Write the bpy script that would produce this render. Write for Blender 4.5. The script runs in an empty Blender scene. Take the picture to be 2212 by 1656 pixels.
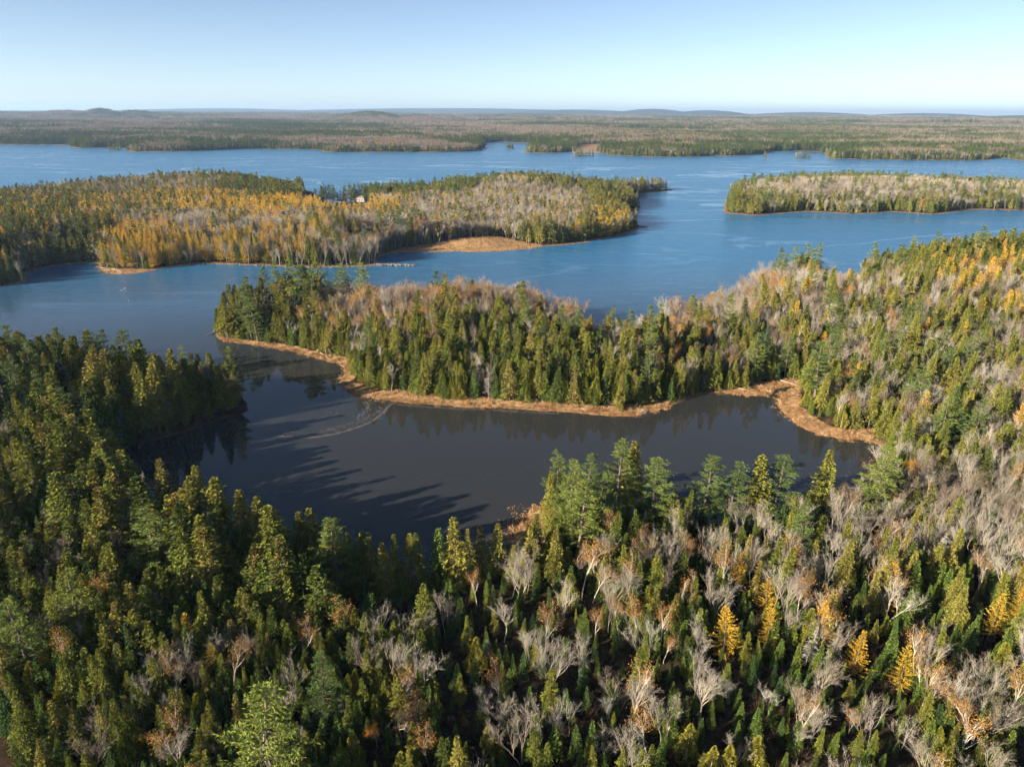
import bpy, math, random
import numpy as np
from mathutils import Matrix, Vector

rng = np.random.default_rng(7)
random.seed(7)
scene = bpy.context.scene
COL = scene.collection
R = math.radians

# ------------------------------------------------------------------ camera
CAM_H = 75.0
HFOV = R(71.5)
PITCH = R(20.77)
ROLL = R(0.34)
cam_data = bpy.data.cameras.new("camera")
cam_data.sensor_fit = 'HORIZONTAL'
cam_data.angle = HFOV
cam_data.clip_start = 1.0
cam_data.clip_end = 120000.0
cam = bpy.data.objects.new("camera", cam_data)
COL.objects.link(cam)
CAM_ROT = Matrix.Rotation(R(90) - PITCH, 3, 'X') @ Matrix.Rotation(ROLL, 3, 'Z')
cam.matrix_world = Matrix.Translation((0, 0, CAM_H)) @ CAM_ROT.to_4x4()
scene.camera = cam

# ------------------------------------------------------------------ light
SUN_EL, SUN_AZ = R(18.8), (-0.87, -0.49)           # towards the sun, plan direction
world = bpy.data.worlds.new("World")
scene.world = world
world.use_nodes = True
wn = world.node_tree.nodes
wl = world.node_tree.links
wn.clear()
sky = wn.new("ShaderNodeTexSky")
sky.sky_type = 'NISHITA'
sky.sun_disc = False
sky.sun_elevation = SUN_EL
sky.sun_rotation = math.atan2(SUN_AZ[0], SUN_AZ[1])
sky.altitude = 0
sky.air_density = 0.52
sky.dust_density = 0.35
sky.ozone_density = 0.2
bg = wn.new("ShaderNodeBackground")
bg.inputs['Strength'].default_value = 0.05
wo = wn.new("ShaderNodeOutputWorld")
wl.new(sky.outputs[0], bg.inputs[0])
wl.new(bg.outputs[0], wo.inputs[0])
sun_data = bpy.data.lights.new("sun", 'SUN')
sun_data.energy = 5.0
sun_data.angle = R(0.5)
sun_data.color = (1.0, 0.87, 0.68)
sun = bpy.data.objects.new("sun", sun_data)
COL.objects.link(sun)
sdir = Vector((SUN_AZ[0] * math.cos(SUN_EL), SUN_AZ[1] * math.cos(SUN_EL), math.sin(SUN_EL)))
sun.rotation_euler = sdir.to_track_quat('Z', 'Y').to_euler()
sun.location = (-200, -100, 300)

scene.view_settings.view_transform = 'Standard'
scene.view_settings.look = 'None'
scene.view_settings.exposure = 1.84
scene.view_settings.gamma = 1.0
scene.view_settings.use_curve_mapping = False
cy = scene.cycles
cy.max_bounces = 4
cy.diffuse_bounces = 1
cy.glossy_bounces = 2
cy.transmission_bounces = 2
cy.transparent_max_bounces = 4
cy.volume_bounces = 0
cy.caustics_reflective = False
cy.caustics_refractive = False
cy.use_denoising = True
cy.use_adaptive_sampling = True
cy.adaptive_threshold = 0.03

# ------------------------------------------------------------------ photo survey: pixel of the 2212 x 1656 picture -> point at height z
PW, PH = 2212.0, 1656.0
FPX = (PW / 2) / math.tan(HFOV / 2)
CR = np.array(CAM_ROT)


def at(px, py, z=0.0):
    d = CR @ np.array([(px - PW / 2) / FPX, -(py - PH / 2) / FPX, -1.0])
    t = (z - CAM_H) / d[2]
    return np.array([d[0] * t, d[1] * t])


def pix(P):
    """world points (n,3) -> picture coordinates and depth"""
    q = (np.asarray(P) - np.array([0, 0, CAM_H])) @ CR
    dep = -q[:, 2]
    dep_s = np.where(np.abs(dep) < 1e-3, 1e-3, dep)
    return PW / 2 + FPX * q[:, 0] / dep_s, PH / 2 - FPX * q[:, 1] / dep_s, dep


def ring(pts):
    out = []
    for p in pts:
        if p[0] == 'w':
            out.append(np.array(p[1:3], float))
        else:
            out.append(at(*p))
    return np.array(out)


def smooth_ring(P, n=1):
    for _ in range(n):
        Q = np.roll(P, -1, 0)
        P = np.stack([P * .75 + Q * .25, P * .25 + Q * .75], 1).reshape(-1, 2)
    return P


NEAR = ring([
    ('w', -330, 215), (-200, 688, 15), (0, 690, 15), (100, 692, 15), (200, 704, 15), (277, 732, 13), (334, 754, 12), (394, 770, 10.5), (468, 784, 9),
    (512, 800, 7), (534, 868, 1), (538, 884, 0), (524, 893, 0), (484, 904, 0), (434, 921, 0), (394, 934, 0), (354, 947, 0), (301, 957, 0), (267, 967, 0),
    ('w', -93, 150), ('w', -80, 130), ('w', -69, 119.5), ('w', -58, 115), ('w', -47, 109), ('w', -38, 105), ('w', -30, 102.5),
    ('w', -19, 100), ('w', -8, 101), ('w', -3, 105), ('w', 0, 112), ('w', 1.2, 121), ('w', 5, 128), ('w', 12, 128.5), ('w', 20, 125), ('w', 30, 122.5),
    ('w', 44, 120.5), ('w', 56, 121), ('w', 66, 126), ('w', 76, 135), ('w', 86, 147), ('w', 90, 154), (1878, 950, 0),
    (1825, 948, 0), (1795, 944, 0), (1762, 937, 0), (1732, 924, 0), (1708, 907, 0), (1692, 890, 0), (1680, 867, 0), (1688, 850, 0), (1722, 839, 0),
    (1714, 833, 0), (1688, 836, 0), (1667, 844, 0), (1662, 854, 0), (1635, 855, 0), (1591, 852, 0), (1551, 846, 0), (1505, 857, 0), (1474, 865, 0), (1438, 877, 0), (1425, 888, 0), (1398, 895, 0),
    (1355, 899, 0), (1271, 894, 0), (1205, 889, 0), (1138, 885, 0), (1071, 881, 0), (991, 879, 0), (904, 872, 0), (837, 865, 0), (781, 857, 0),
    (747, 841, 0), (734, 828, 0), (737, 815, 0), (748, 801, 0), (737, 788, 0), (701, 778, 0), (668, 768, 0), (634, 758, 0), (584, 750, 0), (534, 744, 0),
    (467, 733, 0), (465, 722, 0), (471, 665, 7), (505, 637, 10), (560, 616, 13), (620, 600, 15), (690, 583, 17), (760, 591, 17), (880, 591, 17),
    (1000, 582, 17), (1110, 586, 17), (1180, 600, 17), (1250, 622, 17), (1310, 652, 17), (1385, 647, 16), (1450, 614, 17), (1546, 596, 17),
    (1600, 572, 18), (1630, 545, 18), (1686, 530, 19), (1791, 528, 19), (1810, 550, 19), (1830, 568, 18), (1851, 565, 18), (1862, 534, 18), (1890, 513, 18),
    (1956, 508, 18), (2056, 503, 18), (2146, 500, 18), (2212, 504, 18), (2450, 506, 18), ('w', 700, 200), ('w', 600, -400), ('w', -500, -400)])
HOUSE_LAND = ring([
    (-700, 425, 12), (-300, 412, 13), (0, 400, 14), (95, 393, 14), (200, 383, 15), (320, 373, 16), (425, 369, 17), (500, 366, 18), (600, 374, 18), (640, 385, 16),
    (656, 404, 3), (653, 409, 0), (668, 413, 0), (684, 412, 3), (700, 404, 12), (713, 401, 15), (767, 396, 16), (843, 392, 16), (900, 389, 16), (950, 380, 17), (1000, 375, 18),
    (1050, 369, 18), (1106, 367, 18), (1151, 374, 16), (1206, 385, 14), (1271, 390, 13), (1306, 397, 10), (1330, 400, 5), (1386, 395, 6), (1440, 393, 8),
    (1453, 399, 4), (1453, 411, 0), (1431, 414, 0), (1391, 418, 0), (1366, 418, 0), (1364, 424, 0), (1376, 440, 0), (1388, 447, 0), (1380, 451, 0), (1346, 458, 0), (1352, 470, 0),
    (1370, 484, 0), (1389, 489, 0), (1380, 495, 0), (1356, 504, 0), (1326, 512, 0), (1246, 527, 0), (1186, 531, 0), (1106, 541, 0), (1053, 544, 0),
    (950, 543, 0), (850, 547, 0), (820, 553, 0), (812, 562, 0), (822, 571, 0), (800, 575, 0), (750, 577, 0), (650, 578, 0), (575, 574, 0), (500, 572, 0),
    (450, 569, 0), (430, 570, 0), (365, 577, 0), (320, 587, 0), (280, 592, 0), (240, 593, 0), (218, 586, 0), (208, 577, 0), (212, 568, 0),
    (165, 569, 0), (115, 577, 0), (65, 585, 0), (58, 598, 0), (64, 608, 0), (40, 613, 0), (0, 619, 0), (-200, 640, 0), (-700, 600, 0)])
EAST_ISLE = ring([
    (1562, 459, 0), (1565, 445, 0), (1568, 432, 0), (1582, 393, 11), (1606, 386, 12), (1656, 380, 13), (1756, 372, 14), (1846, 365, 17), (1906, 372, 15), (2006, 382, 12),
    (2081, 387, 11), (2156, 387, 11), (2300, 390, 11), (2600, 400, 11), (2700, 455, 0), (2300, 456, 0), (2212, 454, 0), (2156, 454, 0), (2106, 452, 0),
    (2036, 462, 0), (2006, 464, 0), (1931, 457, 0), (1886, 461, 0), (1856, 463, 0), (1746, 457, 0), (1721, 459, 0), (1686, 461, 0), (1636, 466, 0), (1581, 462, 0)])
MAINLAND = ring([
    ('w', -30000, 4000), ('w', -6000, 1900), (-500, 310, 0), (0, 313, 0), (153, 313, 0), (153, 320, 0), (222, 320, 0), (240, 318, 0), (272, 321, 0), (277, 328, 0), (325, 328, 0), (400, 327, 0), (495, 324, 0), (500, 322, 0), (600, 322, 0),
    (690, 323, 0), (702, 329, 0), (775, 329, 0), (900, 329, 0), (1020, 328, 0), (1044, 323, 0), (1047, 315, 0), (1043, 309, 0), (1060, 307, 0), (1090, 307, 0), (1146, 310, 0), (1160, 311, 0), (1160, 316, 0), (1128, 327, 0), (1136, 330, 0),
    (1211, 331, 0), (1228, 327, 0), (1260, 329, 0), (1301, 331, 0), (1316, 335, 0), (1386, 338, 0), (1446, 339, 0), (1526, 338, 0), (1541, 336, 0), (1581, 337, 0), (1646, 334, 0), (1663, 327, 0), (1701, 326, 0),
    (1781, 328, 0), (1787, 341, 0), (1800, 343, 0), (1856, 344, 0), (1996, 346, 0), (2136, 347, 0), (2151, 342, 0), (2181, 342, 0), (2212, 349, 0), (2500, 356, 0), (3200, 350, 0),
    ('w', 9000, 1500), ('w', 30000, 3000), ('w', 40000, 60000), ('w', -40000, 60000)])


def islet(x0, x1, y, dep=0.55):
    a, b = at(x0, y), at(x1, y)
    c, w = (a + b) / 2, np.linalg.norm(b - a) / 2
    th = np.linspace(0, 2 * math.pi, 14, endpoint=False)
    k = 1 + 0.14 * np.sin(3 * th + x0)
    return np.stack([c[0] + w * k * np.cos(th), c[1] + w * dep * (1 + k * np.sin(th))], 1)


LANDS = [smooth_ring(NEAR), smooth_ring(HOUSE_LAND), smooth_ring(EAST_ISLE), smooth_ring(MAINLAND),
         islet(1086, 1116, 321.5), islet(1233, 1284, 338), islet(1648, 1668, 343), islet(1717, 1756, 342), islet(224, 260, 326), islet(1573, 1590, 340, .4), islet(-3, 7, 347, .5)]
MARSH = [ring(p) for p in ([
    (470, 728, 0), (534, 736, 0), (634, 748, 0), (701, 766, 0), (745, 772, 0), (762, 783, 0), (776, 803, 0), (817, 820, 0), (867, 834, 0), (925, 842, 0), (984, 847, 0), (1034, 857, 0), (1069, 863, 0),
    (1121, 861, 0), (1205, 871, 0), (1305, 881, 0), (1372, 876, 0), (1425, 862, 0), (1450, 870, 0), (1440, 905, 0), (1300, 910, 0), (1071, 900, 0), (837, 880, 0), (720, 850, 0), (720, 805, 0), (600, 765, 0), (460, 745, 0)], [
    (1540, 846, 0), (1615, 838, 0), (1648, 828, 0), (1682, 823, 0), (1722, 818, 0), (1736, 826, 0), (1728, 842, 0), (1728, 880, 0), (1759, 905, 0), (1795, 925, 0), (1842, 930, 0), (1890, 930, 0),
    (1885, 960, 0), (1795, 955, 0), (1690, 920, 0), (1660, 870, 0), (1560, 860, 0)], [
    (815, 556, 0), (820, 551, 0), (870, 538, 0), (950, 533, 0), (1000, 528, 0), (1075, 520, 0), (1120, 526, 0), (1170, 530, 0), (1180, 540, 0), (1053, 552, 0), (850, 555, 0)], [
    (200, 572, 0), (222, 578, 0), (260, 583, 0), (330, 583, 0), (330, 592, 0), (240, 602, 0), (200, 590, 0)], [
    ('w', -6, 106), ('w', 6, 106), ('w', 9, 117), ('w', 9, 131), ('w', -4, 131)])]
FIELD = [ring([(1286, 333, 0), (1240, 326, 0), (1240, 316, 0), (1304, 316, 0), (1306, 326, 0)]), ring([(905, 309, 0), (1000, 309, 0), (1000, 304, 0), (905, 304, 0)])]


def seg_dist(P, poly):
    """unsigned distance of points P (n,2) to closed ring, and inside flag"""
    A, B = poly, np.roll(poly, -1, 0)
    n = len(P)
    dist = np.empty(n)
    ins = np.zeros(n, bool)
    AB = B - A
    L2 = (AB ** 2).sum(1) + 1e-9
    for s in range(0, n, 20000):
        p = P[s:s + 20000]
        dx = p[:, 0:1] - A[None, :, 0]
        dy = p[:, 1:2] - A[None, :, 1]
        t = np.clip((dx * AB[:, 0] + dy * AB[:, 1]) / L2, 0, 1)
        ex = dx - t * AB[:, 0]
        ey = dy - t * AB[:, 1]
        dist[s:s + 20000] = np.sqrt((ex * ex + ey * ey).min(1))
        c = ((A[None, :, 1] > p[:, 1:2]) != (B[None, :, 1] > p[:, 1:2]))
        xx = A[None, :, 0] + (p[:, 1:2] - A[None, :, 1]) * (AB[:, 0] / np.where(AB[:, 1] == 0, 1e-9, AB[:, 1]))[None, :]
        ins[s:s + 20000] = (np.sum(c & (p[:, 0:1] < xx), 1) % 2) == 1
    return dist, ins


def land_sd(P):
    """signed distance inland (positive on land), metres"""
    best = np.full(len(P), -1e9)
    for poly in LANDS:
        lo, hi = poly.min(0) - 60, poly.max(0) + 60
        m = (P[:, 0] > lo[0]) & (P[:, 0] < hi[0]) & (P[:, 1] > lo[1]) & (P[:, 1] < hi[1])
        if not m.any():
            continue
        d, i = seg_dist(P[m], poly)
        v = np.where(i, d, -d)
        best[m] = np.maximum(best[m], v)
    m = np.abs(best) < 14
    if m.any():                                       # a ragged waterline
        x, y = P[m, 0], P[m, 1]
        best[m] += (.55 * noise2(x, y, 6.5, 1) + .3 * noise2(x, y, 2.3, 2)) * np.clip(np.hypot(x, y) / 250, .8, 3)
    return np.maximum(best, -60.0)


def in_any(P, polys):
    m = np.zeros(len(P), bool)
    for poly in polys:
        lo, hi = poly.min(0), poly.max(0)
        k = (P[:, 0] > lo[0]) & (P[:, 0] < hi[0]) & (P[:, 1] > lo[1]) & (P[:, 1] < hi[1])
        if k.any():
            m[k] |= seg_dist(P[k], poly)[1]
    return m


def sstep(a, b, x):
    t = np.clip((x - a) / (b - a), 0, 1)
    return t * t * (3 - 2 * t)


_wv = [(rng.uniform(0, 2 * math.pi), rng.uniform(0.6, 1.6), rng.uniform(0, 6.28)) for _ in range(14)]


def noise2(x, y, scale, seed=0):
    v = np.zeros_like(x)
    for k in range(7):
        a, f, ph = _wv[(k + seed * 5) % 14]
        a += seed * 0.7
        v += np.sin((x * math.cos(a) + y * math.sin(a)) * f / scale * 2.2 + ph * (1 + seed) + 1.3 * np.sin((x * math.sin(a) - y * math.cos(a)) / scale * 1.1 + ph))
    return v / 7 * 1.6


HILLS = []                                            # x, y, radius across, radius deep, height


def hill(px, dist, wpx, deep, top_py):
    d = CR @ np.array([(px - PW / 2) / FPX, -(top_py - PH / 2) / FPX, -1.0])
    t = dist / math.hypot(d[0], d[1])
    HILLS.append((d[0] * t, d[1] * t, wpx / FPX * dist, deep, max(CAM_H + d[2] * t - (30 if dist < 9000 else 4), 8)))


hill(215, 5600, 34, 700, 235)
hill(140, 5900, 60, 800, 239)
hill(290, 5500, 42, 600, 240)
hill(800, 4600, 75, 650, 238.5)
hill(900, 4300, 50, 500, 245)
hill(1000, 15000, 500, 2500, 234)
hill(500, 16000, 300, 2500, 234.5)
hill(1250, 12500, 220, 1800, 237)
hill(1410, 12000, 110, 1600, 235.5)
hill(1530, 12000, 110, 1500, 238.5)
hill(1750, 13000, 170, 1500, 242.5)
hill(2000, 14000, 150, 1800, 244.5)
hill(2230, 15000, 130, 1800, 249)
hill(350, 3000, 120, 500, 268)
hill(1900, 3600, 300, 600, 275)


def ground_z(P, sd):
    x, y = P[:, 0], P[:, 1]
    r = np.hypot(x, y)
    far = sstep(1300, 9000, r)
    d = np.maximum(sd, 0)
    z = np.minimum(d * 0.10, 0.45) + 1.6 * sstep(5, 30, d) + 2.5 * sstep(20, 120, d) + noise2(x, y, 40) * 0.7 * sstep(6, 25, d)
    # local rises: inside the two wooded lands across the water
    z += 5.5 * sstep(8, 42, d) * sstep(140, 175, y) * sstep(460, 420, y)
    z += 7.0 * np.exp(-(((x - 20) / 70) ** 2 + ((y - 700) / 70) ** 2)) * sstep(2, 40, d)
    z += 6.0 * np.exp(-(((x - 330) / 150) ** 2 + ((y - 690) / 80) ** 2)) * sstep(2, 40, d)
    z += 5.0 * np.exp(-(((x + 330) / 130) ** 2 + ((y - 720) / 80) ** 2)) * sstep(2, 40, d)
    H = np.zeros_like(x)
    m = r > 1500
    for hx, hy, ra, rd, hh in HILLS:
        a = math.atan2(hx, hy)
        u = (x[m] - hx) * math.cos(a) - (y[m] - hy) * math.sin(a)
        w = (x[m] - hx) * math.sin(a) + (y[m] - hy) * math.cos(a)
        H[m] = np.maximum(H[m], hh * np.exp(-(u / ra) ** 2 - (w / rd) ** 2))
    base = far * (26 + 10 * noise2(x, y, 1500, 1)) + 5 * sstep(1400, 2200, r) * (1 + noise2(x, y, 300, 1))
    base = base + 42 * sstep(7000, 22000, r)
    z += np.maximum(base, H) * sstep(5, 300, d)
    return np.where(sd > 0, z, np.maximum(sd * 0.14, -3.0))


# ------------------------------------------------------------------ node helpers
def new_mat(name):
    m = bpy.data.materials.new(name)
    m.use_nodes = True
    nt = m.node_tree
    nt.nodes.clear()
    return m, nt


def node(nt, t, **kw):
    n = nt.nodes.new(t)
    for k, v in kw.items():
        setattr(n, k, v)
    return n


def ramp(nt, fac, stops, interp='LINEAR'):
    n = nt.nodes.new("ShaderNodeValToRGB")
    n.color_ramp.interpolation = interp
    e = n.color_ramp.elements
    e[0].position, e[0].color = stops[0][0], (*stops[0][1], 1)
    e[1].position, e[1].color = stops[-1][0], (*stops[-1][1], 1)
    for p, c in stops[1:-1]:
        k = e.new(p)
        k.color = (*c, 1)
    nt.links.new(fac, n.inputs[0])
    return n.outputs[0]


def leaf_mat(name, stops, trans=0.09, var=0.45, cones=False):
    """tint (one value a tree) picks the colour along stops, tone (one value a spray) varies it"""
    m, nt = new_mat(name)
    L = nt.links
    ti = node(nt, "ShaderNodeAttribute", attribute_type='INSTANCER', attribute_name='tint')
    to = node(nt, "ShaderNodeAttribute", attribute_type='GEOMETRY', attribute_name='tone')
    c = ramp(nt, ti.outputs['Fac'], stops)
    hsv = node(nt, "ShaderNodeHueSaturation")
    mv = node(nt, "ShaderNodeMapRange")
    mv.inputs[3].default_value = 1 - var
    mv.inputs[4].default_value = 1 + var
    L.new(to.outputs['Fac'], mv.inputs[0])
    L.new(mv.outputs[0], hsv.inputs['Value'])
    if cones:                                         # tone above 1 marks sprays heavy with brown cones
        cn = node(nt, "ShaderNodeMapRange")
        cn.inputs[1].default_value = 1.0
        cn.inputs[2].default_value = 1.6
        L.new(to.outputs['Fac'], cn.inputs[0])
        mx0 = node(nt, "ShaderNodeMix", data_type='RGBA')
        L.new(cn.outputs[0], mx0.inputs[0])
        L.new(c, mx0.inputs[6])
        mx0.inputs[7].default_value = (.135, .085, .028, 1)
        dn = node(nt, "ShaderNodeMapRange")           # tone below 0 marks bare grey twigs
        dn.inputs[1].default_value = -.2
        dn.inputs[2].default_value = -.8
        L.new(to.outputs['Fac'], dn.inputs[0])
        mx1 = node(nt, "ShaderNodeMix", data_type='RGBA')
        L.new(dn.outputs[0], mx1.inputs[0])
        L.new(mx0.outputs[2], mx1.inputs[6])
        mx1.inputs[7].default_value = (.24, .20, .15, 1)
        c = mx1.outputs[2]
    L.new(c, hsv.inputs['Color'])
    df = node(nt, "ShaderNodeBsdfDiffuse")
    tr = node(nt, "ShaderNodeBsdfTranslucent")
    mx = node(nt, "ShaderNodeMixShader")
    mx.inputs[0].default_value = trans
    L.new(hsv.outputs[0], df.inputs[0])
    L.new(hsv.outputs[0], tr.inputs[0])
    L.new(df.outputs[0], mx.inputs[1])
    L.new(tr.outputs[0], mx.inputs[2])
    o = node(nt, "ShaderNodeOutputMaterial")
    L.new(mx.outputs[0], o.inputs[0])
    return m


def bark_mat(name, stops, var=0.3):
    m, nt = new_mat(name)
    L = nt.links
    ti = node(nt, "ShaderNodeAttribute", attribute_type='INSTANCER', attribute_name='tint')
    tc = node(nt, "ShaderNodeTexCoord")
    nz = node(nt, "ShaderNodeTexNoise")
    nz.inputs['Scale'].default_value = 2.5
    L.new(tc.outputs['Object'], nz.inputs['Vector'])
    c = ramp(nt, ti.outputs['Fac'], stops)
    mv = node(nt, "ShaderNodeMapRange")
    mv.inputs[3].default_value = 1 - var
    mv.inputs[4].default_value = 1 + var
    L.new(nz.outputs[0], mv.inputs[0])
    hsv = node(nt, "ShaderNodeHueSaturation")
    L.new(mv.outputs[0], hsv.inputs['Value'])
    L.new(c, hsv.inputs['Color'])
    df = node(nt, "ShaderNodeBsdfDiffuse")
    L.new(hsv.outputs[0], df.inputs[0])
    o = node(nt, "ShaderNodeOutputMaterial")
    L.new(df.outputs[0], o.inputs[0])
    return m


def plain_mat(name, col, rough=0.8, noise=0.25, scale=3.0):
    m, nt = new_mat(name)
    L = nt.links
    tc = node(nt, "ShaderNodeTexCoord")
    nz = node(nt, "ShaderNodeTexNoise")
    nz.inputs['Scale'].default_value = scale
    nz.inputs['Detail'].default_value = 4
    L.new(tc.outputs['Object'], nz.inputs['Vector'])
    c = ramp(nt, nz.outputs[0], [(0.25, tuple(v * (1 - noise) for v in col)), (0.75, tuple(min(v * (1 + noise), 1) for v in col))])
    p = node(nt, "ShaderNodeBsdfPrincipled")
    p.inputs['Roughness'].default_value = rough
    L.new(c, p.inputs['Base Color'])
    o = node(nt, "ShaderNodeOutputMaterial")
    L.new(p.outputs[0], o.inputs[0])
    return m


M = {
    'spruce': leaf_mat('spruce_needles', [(0, (.055, .076, .019)), (.35, (.116, .134, .024)), (.7, (.178, .172, .032)), (1, (.215, .178, .046))], cones=True),
    'fir': leaf_mat('fir_needles', [(0, (.045, .082, .028)), (.5, (.088, .132, .027)), (1, (.155, .178, .028))]),
    'cedar': leaf_mat('cedar_scales', [(0, (.115, .15, .022)), (.5, (.20, .205, .028)), (1, (.26, .225, .04))], cones=True),
    'pine': leaf_mat('pine_needles', [(0, (.055, .092, .038)), (.5, (.108, .150, .042)), (1, (.185, .212, .04))]),
    'larch': leaf_mat('larch_needles', [(0, (.42, .31, .045)), (.5, (.54, .35, .045)), (1, (.58, .30, .048))], trans=.3),
    'aspen': leaf_mat('gold_leaves', [(0, (0.374, 0.220, 0.024)), (.5, (0.473, 0.220, 0.020)), (1, (0.462, 0.160, 0.024))], trans=.3),
    'birch': leaf_mat('rust_leaves', [(0, (0.220, 0.132, 0.055)), (.5, (0.330, 0.171, 0.046)), (1, (0.407, 0.209, 0.040))], trans=.3),
    'maple': leaf_mat('grey_twigs', [(0, (.165, .125, .095)), (.45, (.25, .222, .184)), (1, (.355, .33, .275))], trans=.0, var=.3),
    'snag': leaf_mat('dead_twigs', [(0, (0.163, 0.125, 0.100)), (.5, (0.250, 0.225, 0.194)), (1, (0.350, 0.325, 0.288))], trans=0, var=.25),
    'shrub': leaf_mat('brown_twigs', [(0, (.035, .024, .018)), (.5, (.065, .044, .032)), (1, (.10, .07, .042))], trans=0, var=.4),
    'bark_dark': bark_mat('grey_brown_bark', [(0, (.075, .06, .045)), (1, (.18, .15, .12))]),
    'bark_pale': bark_mat('pale_grey_bark', [(0, (.19, .15, .12)), (.5, (.31, .27, .22)), (1, (.46, .415, .34))]),
    'bark_birch': bark_mat('white_birch_bark', [(0, (.32, .27, .22)), (1, (.50, .45, .38))]),
    'bark_dead': bark_mat('silver_dead_wood', [(0, (.14, .12, .10)), (1, (.27, .245, .21))]),
    'log': plain_mat('bleached_driftwood', (.34, .27, .20), .8, .3, 1.5),
    'rock': plain_mat('pale_shore_stone', (.15, .13, .105), .8, .35, .8),
    'dark_rock': plain_mat('dark_wet_stone', (.07, .065, .06), .6, .3, .8),
    'house_wall': plain_mat('white_painted_boards', (.24, .225, .20), .6, .05, .5),
    'house_roof': plain_mat('brown_roof_shingles', (.19, .13, .10), .8, .2, 2),
    'pane': plain_mat('dark_window_glass', (.03, .035, .045), .1, .1, 1),
    'gull': plain_mat('white_feathers', (.45, .45, .44), .7, .05, 3),
    'beak': plain_mat('yellow_beak', (.6, .4, .05), .5, .1, 3),
}


# ------------------------------------------------------------------ mesh helpers
class MB:
    def __init__(self):
        self.V, self.F, self.T, self.K, self.n = [], [], [], [], 0

    def add(self, V, F, tone=0.5, mat=0):
        V = np.asarray(V, float)
        F = np.asarray(F, int)
        self.V.append(V)
        self.F.append(F + self.n)
        self.T.append(np.broadcast_to(np.asarray(tone, float), (len(V),)))
        self.K.append(np.full(len(F), mat, int))
        self.n += len(V)

    def merged(self, other, mat):
        for V, F, T in zip(other.V, other.F, other.T):
            pass
        V = np.concatenate(other.V)
        F = np.concatenate(other.F)
        self.add(V, F, np.concatenate(other.T), mat)

    def mesh(self, name, mats, smooth=False):
        V, F, T, K = np.concatenate(self.V), np.concatenate(self.F), np.concatenate(self.T), np.concatenate(self.K)
        return raw_mesh(name, V, F, mats, T, K, smooth)


def raw_mesh(name, V, F, mats, T=None, K=None, smooth=False, attrs=None):
    me = bpy.data.meshes.new(name)
    w = F.shape[1]
    me.vertices.add(len(V))
    me.vertices.foreach_set('co', np.ascontiguousarray(V, np.float32).ravel())
    me.loops.add(F.size)
    me.loops.foreach_set('vertex_index', F.astype(np.int32).ravel())
    me.polygons.add(len(F))
    me.polygons.foreach_set('loop_start', np.arange(0, F.size, w, dtype=np.int32))
    me.polygons.foreach_set('loop_total', np.full(len(F), w, np.int32))
    for m in mats:
        me.materials.append(m)
    if K is not None:
        me.polygons.foreach_set('material_index', K.astype(np.int32))
    me.update(calc_edges=True)
    me.polygons.foreach_set('use_smooth', np.full(len(F), smooth))
    if T is not None:
        a = me.attributes.new('tone', 'FLOAT', 'POINT')
        a.data.foreach_set('value', T.astype(np.float32))
    for k, v in (attrs or {}).items():
        a = me.attributes.new(k, 'FLOAT', 'POINT')
        a.data.foreach_set('value', v.astype(np.float32))
    return me


def unit(v):
    return v / (np.linalg.norm(v, axis=-1, keepdims=True) + 1e-9)


def kites(mb, P, D, l, w, droop=0.0, tone=0.5, roll=None, mid=0.5):
    """flat leaf-shaped sprays: base P, direction D, length l, width w"""
    n = len(P)
    D = unit(D)
    up = np.tile([0, 0, 1.0], (n, 1))
    S = np.cross(D, up)
    S = unit(S + 1e-6)
    N = np.cross(S, D)
    if roll is not None:
        c, s = np.cos(roll)[:, None], np.sin(roll)[:, None]
        S = S * c + N * s
    l = np.broadcast_to(l, (n,))[:, None]
    w = np.broadcast_to(w, (n,))[:, None]
    dz = np.zeros((n, 3))
    dz[:, 2] = np.broadcast_to(droop, (n,))
    V = np.stack([P, P + D * l * mid + S * w * .5, P + D * l - dz, P + D * l * mid - S * w * .5], 1).reshape(-1, 3)
    i = np.arange(n)[:, None] * 4
    F = np.concatenate([i + [0, 1, 2], i + [0, 2, 3]], 0)
    mb.add(V, F, np.repeat(np.broadcast_to(tone, (n,)), 4))


def tube(mb, pts, rad, sides=5, tone=0.5, cap=False):
    pts = np.asarray(pts, float)
    rad = np.broadcast_to(rad, (len(pts),))
    d = np.gradient(pts, axis=0)
    d = unit(d)
    ref = np.where(np.abs(d[:, 2:3]) > .9, np.array([[1.0, 0, 0]]), np.array([[0, 0, 1.0]]))
    a = unit(np.cross(d, ref))
    b = np.cross(d, a)
    th = np.linspace(0, 2 * math.pi, sides, endpoint=False)
    V = pts[:, None] + rad[:, None, None] * (np.cos(th)[None, :, None] * a[:, None] + np.sin(th)[None, :, None] * b[:, None])
    F = []
    for i in range(len(pts) - 1):
        for k in range(sides):
            k2 = (k + 1) % sides
            p, q, r, s = i * sides + k, i * sides + k2, (i + 1) * sides + k2, (i + 1) * sides + k
            F += [(p, q, r), (p, r, s)]
    if cap:
        for k in range(1, sides - 1):
            F.append((0, k + 1, k))
            e = (len(pts) - 1) * sides
            F.append((e, e + k, e + k + 1))
    mb.add(V.reshape(-1, 3), np.array(F), tone)


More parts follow.
